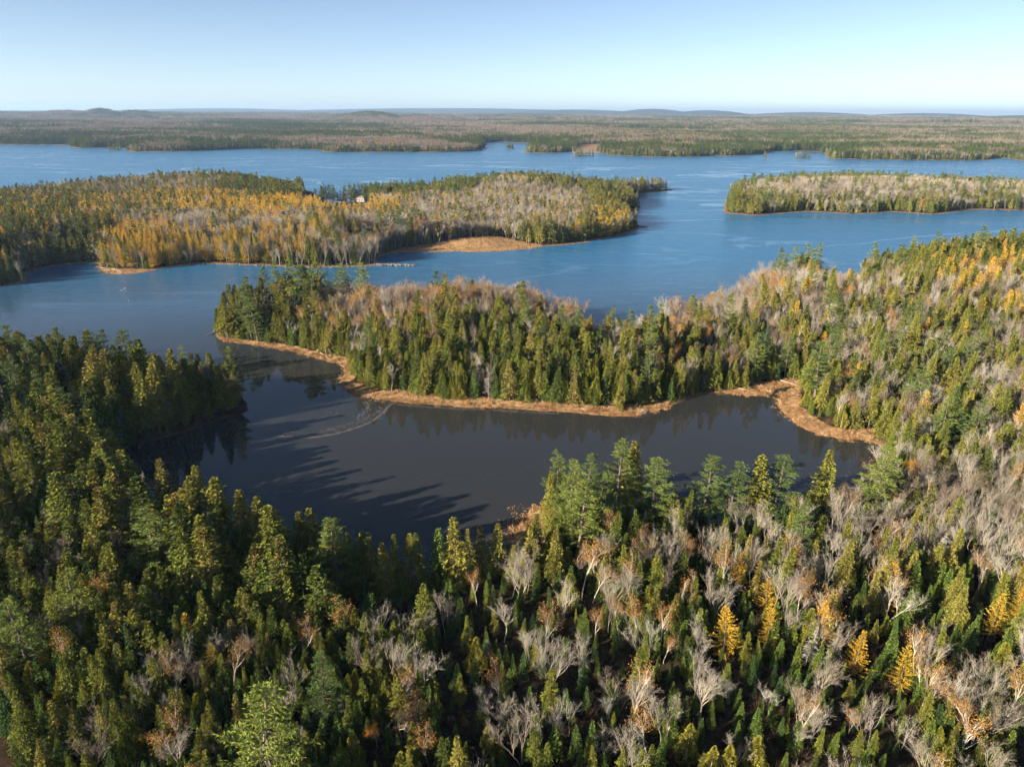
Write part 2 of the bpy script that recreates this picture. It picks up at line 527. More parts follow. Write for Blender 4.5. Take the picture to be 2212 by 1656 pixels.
# ------------------------------------------------------------------ ground and water
def build_ground():
    ang = np.concatenate([np.arange(-180, -46, 4.0), np.arange(-46, 46.01, 0.17), np.arange(50, 180, 4.0)])
    ang = np.radians(ang)
    rad = [1.0, 15, 30, 40]
    while rad[-1] < 420:
        rad.append(rad[-1] + (1.0 if 90 < rad[-1] < 330 else 1.8))
    while rad[-1] < 2400:
        rad.append(rad[-1] * 1.0075)
    while rad[-1] < 27000:
        rad.append(rad[-1] * 1.03)
    rad = np.array(rad)
    A, Q = np.meshgrid(ang, rad)
    P = np.stack([np.sin(A) * Q, np.cos(A) * Q], -1).reshape(-1, 2)
    sd = land_sd(P)
    z = ground_z(P, sd)
    marsh = in_any(P, MARSH).astype(float)
    bank = np.clip(1 - (sd - 0.2) / (2.4 + .0035 * np.hypot(P[:, 0], P[:, 1])), 0, 1) * (sd > -1.5)
    fieldm = in_any(P, FIELD).astype(float)
    bank = bank * np.where((P[:, 0] < -55) & (P[:, 1] < 215) & (marsh == 0), .15, 1)   # straw tone held back along the headland's edge
    z = z + (marsh > 0) * (sd > 0.3) * noise2(P[:, 0], P[:, 1], 1.6, 2) * 0.10
    na, nr = len(ang), len(rad)
    i, j = np.meshgrid(np.arange(nr - 1), np.arange(na), indexing='ij')
    j2 = (j + 1) % na
    F = np.stack([i * na + j, (i + 1) * na + j, (i + 1) * na + j2, i * na + j2], -1).reshape(-1, 4)[:, ::-1]
    V = np.concatenate([P, z[:, None]], 1)
    m, nt = new_mat('forest_floor')
    L = nt.links
    geo = node(nt, "ShaderNodeNewGeometry")
    am = node(nt, "ShaderNodeAttribute", attribute_name='marsh')
    af = node(nt, "ShaderNodeAttribute", attribute_name='field')
    nz = node(nt, "ShaderNodeTexNoise")
    nz.inputs['Scale'].default_value = 0.35
    nz.inputs['Detail'].default_value = 8
    nz.inputs['Roughness'].default_value = 0.7
    L.new(geo.outputs['Position'], nz.inputs['Vector'])
    litter = ramp(nt, nz.outputs[0], [(.3, (.018, .015, .009)), (.5, (.04, .029, .018)), (.7, (.07, .048, .027))])
    nz2 = node(nt, "ShaderNodeTexNoise")
    nz2.inputs['Scale'].default_value = 0.9
    nz2.inputs['Detail'].default_value = 8
    nz2.inputs['Roughness'].default_value = 0.75
    L.new(geo.outputs['Position'], nz2.inputs['Vector'])
    straw = ramp(nt, nz2.outputs[0], [(.32, (.06, .034, .018)), (.43, (.20, .12, .058)), (.55, (.36, .225, .112)), (.72, (.52, .37, .21))])
    # the far woods, beyond where single trees are built: dark conifer and grey hardwood stands
    mp = node(nt, "ShaderNodeMapping")
    mp.inputs['Scale'].default_value = (.0018, .0045, .0)
    L.new(geo.outputs['Position'], mp.inputs[0])
    nz3 = node(nt, "ShaderNodeTexNoise")
    nz3.inputs['Scale'].default_value = 1.0
    nz3.inputs['Detail'].default_value = 10
    nz3.inputs['Roughness'].default_value = 0.72
    L.new(mp.outputs[0], nz3.inputs['Vector'])
    wood = ramp(nt, nz3.outputs[0], [(.36, (.022, .032, .02)), (.5, (.045, .048, .03)), (.6, (.105, .085, .065)), (.72, (.15, .105, .09))])
    ln = node(nt, "ShaderNodeVectorMath", operation='LENGTH')
    L.new(geo.outputs['Position'], ln.inputs[0])
    mr = node(nt, "ShaderNodeMapRange")
    mr.inputs[1].default_value = 1500
    mr.inputs[2].default_value = 2600
    L.new(ln.outputs['Value'], mr.inputs[0])

    def mix(f, a, b):
        n = node(nt, "ShaderNodeMix", data_type='RGBA')
        L.new(f, n.inputs[0])
        L.new(a, n.inputs[6])
        L.new(b, n.inputs[7])
        return n.outputs[2]
    c = mix(mr.outputs[0], litter, wood)
    c = mix(am.outputs['Fac'], c, straw)
    rgb = node(nt, "ShaderNodeRGB")
    rgb.outputs[0].default_value = (.22, .15, .09, 1)
    c = mix(af.outputs['Fac'], c, rgb.outputs[0])
    bp = node(nt, "ShaderNodeBump")
    bp.inputs['Strength'].default_value = 0.9
    bp.inputs['Distance'].default_value = 0.25
    L.new(nz2.outputs[0], bp.inputs['Height'])
    df = node(nt, "ShaderNodeBsdfDiffuse")
    L.new(c, df.inputs[0])
    L.new(bp.outputs[0], df.inputs['Normal'])
    o = node(nt, "ShaderNodeOutputMaterial")
    L.new(df.outputs[0], o.inputs[0])
    me = raw_mesh('ground', V, F, [m], smooth=True, attrs={'marsh': np.maximum(marsh, bank * .85), 'field': fieldm})
    ob = bpy.data.objects.new('ground', me)
    ob['kind'] = 'structure'
    ob['label'] = 'forest floor with orange marsh banks, rolling to low hills'
    COL.objects.link(ob)
    return ob


def build_water():
    m, nt = new_mat('bay_water')
    L = nt.links
    geo = node(nt, "ShaderNodeNewGeometry")
    sep = node(nt, "ShaderNodeSeparateXYZ")
    L.new(geo.outputs['Position'], sep.inputs[0])
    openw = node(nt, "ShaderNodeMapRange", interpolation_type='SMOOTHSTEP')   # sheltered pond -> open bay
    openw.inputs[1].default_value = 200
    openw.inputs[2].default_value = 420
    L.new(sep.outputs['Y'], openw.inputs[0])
    # slicks: smooth lanes winding over the ruffled surface
    mp = node(nt, "ShaderNodeMapping")
    mp.inputs['Scale'].default_value = (.0035, .010, 0)
    mp.inputs['Rotation'].default_value = (0, 0, R(-14))
    L.new(geo.outputs['Position'], mp.inputs[0])
    ns = node(nt, "ShaderNodeTexNoise")
    ns.inputs['Scale'].default_value = 1.0
    ns.inputs['Detail'].default_value = 5
    ns.inputs['Distortion'].default_value = 1.2
    L.new(mp.outputs[0], ns.inputs['Vector'])
    band = node(nt, "ShaderNodeMath", operation='SUBTRACT')
    L.new(ns.outputs[0], band.inputs[0])
    band.inputs[1].default_value = 0.5
    ab = node(nt, "ShaderNodeMath", operation='ABSOLUTE')
    L.new(band.outputs[0], ab.inputs[0])
    slick = node(nt, "ShaderNodeMapRange", interpolation_type='SMOOTHSTEP')
    slick.inputs[1].default_value = 0.0
    slick.inputs[2].default_value = 0.022
    slick.inputs[3].default_value = 1
    slick.inputs[4].default_value = 0
    L.new(ab.outputs[0], slick.inputs[0])
    patch = node(nt, "ShaderNodeTexNoise")
    patch.inputs['Scale'].default_value = 0.006
    patch.inputs['Detail'].default_value = 4
    L.new(geo.outputs['Position'], patch.inputs['Vector'])
    # ripples
    n1 = node(nt, "ShaderNodeTexNoise")
    n1.inputs['Scale'].default_value = 0.9
    n1.inputs['Detail'].default_value = 3
    L.new(geo.outputs['Position'], n1.inputs['Vector'])
    n2 = node(nt, "ShaderNodeTexNoise")
    n2.inputs['Scale'].default_value = 0.12
    n2.inputs['Detail'].default_value = 3
    L.new(geo.outputs['Position'], n2.inputs['Vector'])
    hs = node(nt, "ShaderNodeMath", operation='MULTIPLY_ADD')
    L.new(n2.outputs[0], hs.inputs[0])
    hs.inputs[1].default_value = 2.0
    L.new(n1.outputs[0], hs.inputs[2])
    st = node(nt, "ShaderNodeMapRange")
    st.inputs[3].default_value = 0.035
    st.inputs[4].default_value = 0.75
    L.new(openw.outputs[0], st.inputs[0])
    sl = node(nt, "ShaderNodeMath", operation='MULTIPLY_ADD')
    L.new(slick.outputs[0], sl.inputs[0])
    sl.inputs[1].default_value = -0.75
    sl.inputs[2].default_value = 1.0
    st2 = node(nt, "ShaderNodeMath", operation='MULTIPLY')
    L.new(st.outputs[0], st2.inputs[0])
    L.new(sl.outputs[0], st2.inputs[1])
    bp = node(nt, "ShaderNodeBump")
    bp.inputs['Distance'].default_value = 0.35
    L.new(st2.outputs[0], bp.inputs['Strength'])
    L.new(hs.outputs[0], bp.inputs['Height'])
    body = ramp(nt, openw.outputs[0], [(0, (.024, .025, .025)), (1, (.028, .125, .255))])  # bay blue carries reflected sky painted into the base colour
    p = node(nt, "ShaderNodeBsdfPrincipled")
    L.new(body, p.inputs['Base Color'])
    rg = node(nt, "ShaderNodeMapRange")
    rg.inputs[3].default_value = 0.02
    rg.inputs[4].default_value = 0.26
    L.new(openw.outputs[0], rg.inputs[0])
    rg2 = node(nt, "ShaderNodeMath", operation='MULTIPLY')
    L.new(rg.outputs[0], rg2.inputs[0])
    L.new(sl.outputs[0], rg2.inputs[1])
    L.new(rg2.outputs[0], p.inputs['Roughness'])
    p.inputs['IOR'].default_value = 1.333
    spc = node(nt, "ShaderNodeMapRange")
    spc.inputs[3].default_value = 0.5
    spc.inputs[4].default_value = 0.22
    L.new(openw.outputs[0], spc.inputs[0])
    L.new(spc.outputs[0], p.inputs['Specular IOR Level'])
    L.new(bp.outputs[0], p.inputs['Normal'])
    o = node(nt, "ShaderNodeOutputMaterial")
    L.new(p.outputs[0], o.inputs[0])
    s = 26500.0
    th = np.linspace(0, 2 * math.pi, 65)[:-1]
    V = np.concatenate([[[0, 0, 0]], np.stack([s * np.cos(th), s * np.sin(th), 0 * th], 1)])
    k = np.arange(64)
    F = np.stack([0 * k, 1 + k, 1 + (k + 1) % 64], 1)
    ob = bpy.data.objects.new('water', raw_mesh('water', V, F, [m]))
    ob['kind'] = 'structure'
    ob['label'] = 'dark sheltered pond opening into a wind-ruffled blue bay'
    COL.objects.link(ob)


build_ground()
build_water()


# ------------------------------------------------------------------ tree prototypes (base at origin, real size)
def cone_conifer(r, H, Rb, base, nwh, nbr, nsp, dens=1.0, slope0=0.35, slope1=-0.45, sl=0.5, sw=0.42, prof=0.8, lob=0.16, up=0.0, droop=.12, gap=.08, cones=0.0, bulge=.62, dead=0.0):
    """whorled conifer: returns trunk and crown builders"""
    tr, cr = MB(), MB()
    lean = r.normal(0, .012, 2) * H
    zz = np.linspace(0, H * .985, 7)
    tr_pts = np.stack([lean[0] * (zz / H) ** 2, lean[1] * (zz / H) ** 2, zz], 1)
    tube(tr, tr_pts, np.interp(zz, [0, H], [H * .014 + .03, .015]), 6)
    ph = r.uniform(0, 6.28, 4)
    P, D, LN, W, TN, RO = [], [], [], [], [], []
    for i in range(nwh):
        f = (i + r.uniform(-.3, .3)) / nwh
        f = min(max(f, 0), .995)
        z = base * H + (H - base * H) * f
        Rz = Rb * ((1 - f) ** prof) * (1 if f > .12 else bulge + (1 - bulge) * f / .12)
        for b in range(nbr):
            if r.random() < gap:
                continue
            a = 6.283 * (b + r.uniform(-.35, .35)) / nbr + i * 2.4
            ln = Rz * r.uniform(.72, 1.12) * (1 + lob * math.sin(2 * a + ph[0] + f * 4) + lob * math.sin(3 * a + ph[1] - f * 9)) + .12
            s = slope0 * f + slope1 * (1 - f) + r.normal(0, .08)
            o = np.array([lean[0] * (z / H) ** 2, lean[1] * (z / H) ** 2, z])
            dv = np.array([math.cos(a), math.sin(a), 0])
            tone_b = r.uniform(.25, .75)
            cone_b = cones > 0 and r.random() < cones * (f - .45) * 2
            k = max(2, int(round(nsp * (0.35 + 0.65 * ln / Rb))))
            for t in np.linspace(.22, 1.0, k):
                c = o + dv * ln * t + np.array([0, 0, s * ln * t + up * ln * t * t])
                for side in (-1, 1):
                    da = a + side * r.uniform(.25, 1.0)
                    P.append(c + r.normal(0, .04, 3))
                    D.append([math.cos(da), math.sin(da), s + r.normal(0.05, .28)])
                    LN.append(sl * r.uniform(.7, 1.35) * (1.15 - .45 * t) * (.55 + .45 * ln / Rb) + .1)
                    W.append(sw * r.uniform(.7, 1.3))
                    TN.append(-1.0 if dead > 0 and r.random() < dead * (1.25 - t) * (1.3 - f) else 1.6 if cone_b and r.random() < .6 else np.clip(tone_b + r.normal(0, .16) + .15 * (t - .5), 0, 1))
                    RO.append(r.uniform(-1.5, 1.5))
    # leader
    for q in range(6):
        P.append([lean[0], lean[1], H * .965])
        D.append([r.normal(0, .35), r.normal(0, .35), 1])
        LN.append(.045 * H * r.uniform(.6, 1))
        W.append(.16)
        TN.append(.6)
        RO.append(r.uniform(0, 3))
    kites(cr, np.array(P), np.array(D), np.array(LN), np.array(W), droop * np.array(LN), np.array(TN), np.array(RO))
    return tr, cr


def pro_spruce(r, lod=0):
    q = r.random()
    return cone_conifer(r, 14, 1.6 + .95 * q, r.uniform(.03, .25), 38 if not lod else 14, 8 if not lod else 6, 8 if not lod else 3,
                        sl=.40 if not lod else 1.0, sw=.23 if not lod else .78, slope0=.45, slope1=-.42, prof=r.uniform(.8, 1.08), lob=r.uniform(.14, .32), droop=.22, gap=r.uniform(.06, .3), cones=r.choice([0, .3, .55]), dead=r.choice([.0, .05, .14]) if not lod else .08)


def pro_fir(r, lod=0):
    return cone_conifer(r, 10, r.uniform(1.3, 1.75), .03, 32 if not lod else 12, 8 if not lod else 6, 5 if not lod else 2,
                        sl=.34 if not lod else .8, sw=.24 if not lod else .62, slope0=.45, slope1=-.2, prof=1.0, lob=.08, droop=.06, gap=.03, bulge=.85)


def pro_larch(r, lod=0):
    return cone_conifer(r, 13, r.uniform(2.7, 3.4), .08, 27 if not lod else 11, 7 if not lod else 5, 13 if not lod else 3,
                        sl=.30 if not lod else .9, sw=.12 if not lod else .6, slope0=.5, slope1=.0, prof=.95, lob=.26, up=.2, droop=.05, gap=.3)


def pro_cedar(r, lod=0):
    tr, cr = MB(), MB()
    H, Rb = 9.0, r.uniform(1.6, 2.05)
    tube(tr, [[0, 0, 0], [.03, .02, H * .5], [0, 0, H * .95]], [.15, .1, .02], 6)
    n = 3600 if not lod else 360
    f = r.random(n) ** .85 * .97 + .015
    a = r.uniform(0, 6.283, n)
    ph = r.uniform(0, 6.28, 5)
    prof = np.minimum((1 - f) ** .85 * 1.12, .55 + 3.2 * f)
    lob = 1 + .2 * np.sin(3 * a + ph[0] + f * 8) + .14 * np.sin(5 * a + ph[1] - f * 17) + .1 * np.sin(f * 40 + 2 * a)
    rad = Rb * prof * lob * r.uniform(.55, 1.0, n) ** .5
    P = np.stack([np.cos(a) * rad, np.sin(a) * rad, f * H], 1)
    D = np.stack([np.cos(a) + r.normal(0, .5, n), np.sin(a) + r.normal(0, .5, n), r.normal(.9, .5, n)], 1)
    k = 1 if not lod else 2.3
    kites(cr, P, D, r.uniform(.22, .46, n) * k, r.uniform(.13, .26, n) * k, .05, np.clip(.45 + .2 * np.sin(4 * a + ph[2] + f * 12) + r.normal(0, .16, n), 0, 1), r.uniform(0, 3.14, n))
    return tr, cr


def pro_pine(r, lod=0):
    tr, cr = MB(), MB()
    H = 17.0
    zz = np.linspace(0, H * .97, 8)
    lean = r.normal(0, .25, 2)
    tp = np.stack([lean[0] * (zz / H) ** 2 + .12 * np.sin(zz * .5), lean[1] * (zz / H) ** 2, zz], 1)
    tube(tr, tp, np.interp(zz, [0, H], [.3, .05]), 7)
    P, D, LN, W, TN, RO = [], [], [], [], [], []
    nl = 14
    for i in range(nl):
        f = i / (nl - 1)
        z = H * (.2 + .76 * f) + r.normal(0, .15)
        ra = 3.5 * (1 - f) ** .75 * (.75 + .35 * min(f * 5, 1)) + .45
        for b in range(5 if f < .8 else 4):
            if r.random() < .12:
                continue
            a = 6.283 * b / 5 + i * 2.1 + r.normal(0, .25)
            ln = ra * r.uniform(.6, 1.15)
            s = .05 + .55 * f + r.normal(0, .08)
            o = np.array([lean[0] * (z / H) ** 2, lean[1] * (z / H) ** 2, z])
            dv = np.array([math.cos(a), math.sin(a), s])
            tip = o + dv * ln + np.array([0, 0, .12 * ln])
            tube(tr, [o, o + dv * ln * .5, tip], [.055 + .05 * (1 - f), .04, .015], 3)
            tb = r.uniform(.3, .7)
            nt_ = max(3, int((9 if not lod else 4) * ln / 3.2))
            for q in range(nt_):
                t = .38 + .62 * (q + r.random() * .6) / nt_
                t = min(t, 1)
                c = o + (tip - o) * t
                off = r.uniform(-.75, .75) * (1.2 - t) * ln * .45
                c = c + np.array([-math.sin(a), math.cos(a), 0]) * off + np.array([0, 0, r.normal(.1, .1)])
                nk = 22 if not lod else 3
                for _ in range(nk):
                    th = r.uniform(0, 6.283)
                    P.append(c + r.normal(0, 1, 3) * [.20, .20, .09])
                    D.append([math.cos(th) + .6 * math.cos(a), math.sin(th) + .6 * math.sin(a), r.uniform(-.15, .7)])
                    LN.append(r.uniform(.30, .58) * (1 if not lod else 2.2))
                    W.append(r.uniform(.07, .115) * (1 if not lod else 5))
                    TN.append(np.clip(tb + r.normal(0, .16), 0, 1))
                    RO.append(r.uniform(-1.2, 1.2))
    kites(cr, np.array(P), np.array(D), np.array(LN), np.array(W), .05, np.array(TN), np.array(RO))
    return tr, cr


def grow(r, tr, cr, o, d, ln, rad, lev, spec, ends):
    """recursive bare limb; spec[lev] = (children, length ratio, spread, upward pull, segments, sides, into crown)"""
    ch, lr, spread, pull, seg, sides, incr = spec[lev]
    pts = [o]
    p, dd = o.copy(), d.copy()
    for i in range(seg):
        dd = unit(dd + r.normal(0, .10, 3) + np.array([0, 0, pull]))
        p = p + dd * ln / seg
        pts.append(p)
    tube(cr if incr else tr, pts, np.linspace(rad, rad * .45, len(pts)), sides, tone=r.uniform(.3, .7))
    if lev + 1 < len(spec):
        pts = np.array(pts)
        for c in range(ch):
            t = r.uniform(.3, 1.0) if lev else r.uniform(.45, 1.0)
            if c == 0:
                t = 1.0
            k = t * seg
            i = min(int(k), seg - 1)
            q = pts[i] + (pts[i + 1] - pts[i]) * (k - i)
            ax = unit(r.normal(0, 1, 3))
            sd_ = unit(np.cross(dd, ax))
            nd = unit(dd * math.cos(spread) + sd_ * math.sin(spread) * r.uniform(.7, 1.2))
            grow(r, tr, cr, q, nd, ln * lr * r.uniform(.7, 1.2) * (1.15 - .3 * t), rad * .52 * (1.1 - .3 * t), lev + 1, spec, ends)
    else:
        ends.append((pts[0], pts[-1], dd))


def twigs(r, cr, ends, n, l, w):
    P, D, LN, TN = [], [], [], []
    for a, b, d in ends:
        for i in range(n):
            t = r.random()
            P.append(a + (b - a) * t)
            D.append(d + r.normal(0, .55, 3) + [0, 0, .25])
            LN.append(l * r.uniform(.5, 1.3))
            TN.append(r.uniform(.2, .8))
    P = np.array(P)
    kites(cr, P, np.array(D), np.array(LN), w, 0, np.array(TN), r.uniform(0, 3.14, len(P)), mid=.35)


def pro_maple(r, lod=0):
    tr, cr, ends = MB(), MB(), []
    nt_ = r.choice([1, 1, 2, 2, 3])
    for k in range(nt_):
        a = k * 6.283 / nt_ + r.uniform(0, 1)
        d = unit(np.array([r.normal(0, .08), r.normal(0, .08), 1]) + (np.array([math.cos(a), math.sin(a), 0]) * .17 if nt_ > 1 else 0))
        sp = [((7, 5, 4)[nt_ - 1], .88, .34, .11, 5, 6, False), (5, .52, .40, .16, 4, 4 if not lod else 3, False), (6 if not lod else 3, .55, .45, .12, 3 if not lod else 2, 3, False), (0, 0, 0, .08, 2, 3, True)]
        grow(r, tr, cr, np.array([0.25 * math.cos(a), .25 * math.sin(a), 0]), d, 4.9 * r.uniform(.85, 1.15), (.125, .095, .078)[nt_ - 1] * (1 if not lod else .75), 0, sp, ends)
    twigs(r, cr, ends, 4 if not lod else 3, .75 if not lod else 1.2, .022 if not lod else .085)
    return tr, cr


def pro_birch(r, lod=0, leaves=750, gold=False):
    tr, cr, ends = MB(), MB(), []
    lf = MB()
    for k in range(r.choice([1, 2, 2])):
        d = unit(np.array([r.normal(0, .08), r.normal(0, .08), 1]))
        sp = [(9, .36, .42, .03, 5, 5, False), (5, .55, .5, .12, 2, 3, False), (4 if not lod else 3, .6, .5, .08, 2, 3, True)]
        grow(r, tr, cr, np.array([.35 * k, .2 * k, 0]), d, 8.2 * r.uniform(.85, 1.1), .11, 0, sp, ends)
    twigs(r, cr, ends, 3 if not lod else 2, .55 if not lod else 1.0, .03 if not lod else .1)
    n = leaves if not lod else leaves // 12
    e = np.array([b for a, b, d in ends])
    e = e[e[:, 2] > np.quantile(e[:, 2], .15)]
    c = e[r.integers(0, len(e), n)] + r.normal(0, .35, (n, 3))
    s = 1 if not lod else 2.6
    kites(lf, c, r.normal(0, 1, (n, 3)), r.uniform(.12, .25, n) * s, r.uniform(.09, .17, n) * s, 0, np.clip(r.normal(.5, .22, n), 0, 1), r.uniform(0, 3.14, n))
    return tr, cr, lf


def pro_aspen(r, lod=0):
    return pro_birch(r, lod, 3200)


def pro_snag(r, lod=0):
    tr, cr = MB(), MB()
    H = 11.0
    zz = np.linspace(0, H, 6)
    tube(tr, np.stack([.1 * np.sin(zz * .4 + 1), .08 * np.cos(zz * .5), zz], 1), np.interp(zz, [0, H], [.15, .03]), 6)
    n = 75 if not lod else 30
    P, D, LN = [], [], []
    for i in range(n):
        f = r.random() ** .8
        z = H * (.15 + .83 * f)
        a = r.uniform(0, 6.283)
        ln = 1.7 * (1 - f) ** .8 * r.uniform(.4, 1.1) + .2
        o = np.array([0, 0, z])
        tip = o + np.array([math.cos(a), math.sin(a), r.normal(-.1, .2)]) * ln
        tube(cr, [o, (o + tip) / 2 + [0, 0, .08], tip], [.03, .02, .008], 3, tone=r.random())
        for t in (.35, .5, .65, .8, .95):
            for s_ in range(2 if not lod else 1):
                P.append(o + (tip - o) * t)
                th = a + r.choice([-1, 1]) * r.uniform(.4, 1.2)
                D.append([math.cos(th), math.sin(th), r.normal(-.25, .3)])
                LN.append(.42 * ln * r.uniform(.4, 1.2) + .1)
    P = np.array(P)
    kites(cr, P, np.array(D), np.array(LN), .05 if not lod else .12, 0, r.random(len(P)), r.uniform(0, 3, len(P)))
    return tr, cr


def pro_shrub(r, lod=0):
    cr = MB()
    n = 130
    a = r.uniform(0, 6.283, n)
    q = r.random(n) ** .6
    P = np.stack([np.cos(a) * q * .5, np.sin(a) * q * .5, r.uniform(0, .5, n)], 1)
    D = np.stack([np.cos(a) * q * .8 + r.normal(0, .25, n), np.sin(a) * q * .8 + r.normal(0, .25, n), np.ones(n)], 1)
    kites(cr, P, D, r.uniform(.8, 2.2, n), .05, 0, r.random(n), r.uniform(0, 3.14, n), mid=.3)
    P2 = P + unit(D) * r.uniform(.6, 1.5, n)[:, None]
    kites(cr, P2, D + r.normal(0, .5, (n, 3)), r.uniform(.3, .7, n), .05, 0, r.random(n), r.uniform(0, 3.14, n), mid=.3)
    return MB(), cr


KINDS = ['spruce', 'fir', 'cedar', 'pine', 'larch', 'maple', 'birch', 'aspen', 'snag', 'shrub']
BUILD = dict(spruce=pro_spruce, fir=pro_fir, cedar=pro_cedar, pine=pro_pine, larch=pro_larch, maple=pro_maple, birch=pro_birch, aspen=pro_aspen, snag=pro_snag, shrub=pro_shrub)
PH_ = dict(spruce=14, fir=10, cedar=9, pine=17.3, larch=13, maple=12.5, birch=11.5, aspen=11.5, snag=11, shrub=2.2)
BARK = dict(spruce='bark_dark', fir='bark_dark', cedar='bark_pale', pine='bark_dark', larch='bark_dark', maple='bark_pale', birch='bark_birch', aspen='bark_birch', snag='bark_dead', shrub='bark_dark')
NVAR = dict(spruce=8, fir=5, cedar=4, pine=4, larch=4, maple=7, birch=5, aspen=2, snag=3, shrub=2)
PARTS, WHOLE = {}, {}                                  # kind -> list of {part: mesh}; kind -> collection of whole trees
for ki, kind in enumerate(KINDS):
    PARTS[kind] = []
    col = bpy.data.collections.new(kind + "_kinds")
    WHOLE[kind] = col
    for lod in (0, 1):
        for v in range(NVAR[kind] if not lod else min(3, NVAR[kind])):
            r = np.random.default_rng(100 * ki + 10 * lod + v + 3)
            b = BUILD[kind](r, lod)
            zmax = max(np.concatenate(x.V)[:, 2].max() for x in b if x.V)
            sc = PH_[kind] / zmax
            for x in b:
                x.V = [q * sc for q in x.V]
            mats = [M[BARK[kind]], M['maple' if kind in ('birch', 'aspen') else kind], M[kind]]
            names = ['trunk', 'crown', 'leaves']
            if not lod and kind != 'shrub':
                parts = {}
                for x, nm, mt in zip(b, names, mats):
                    parts[nm] = x.mesh(kind + '_' + nm, [mt])
                PARTS[kind].append(parts)
            w = MB()
            for i, x in enumerate(b):
                if x.V:
                    w.merged(x, i)
            o = bpy.data.objects.new(f"{kind}_{lod}{v}", w.mesh(f"{kind}_whole_{lod}{v}", mats))
            col.objects.link(o)

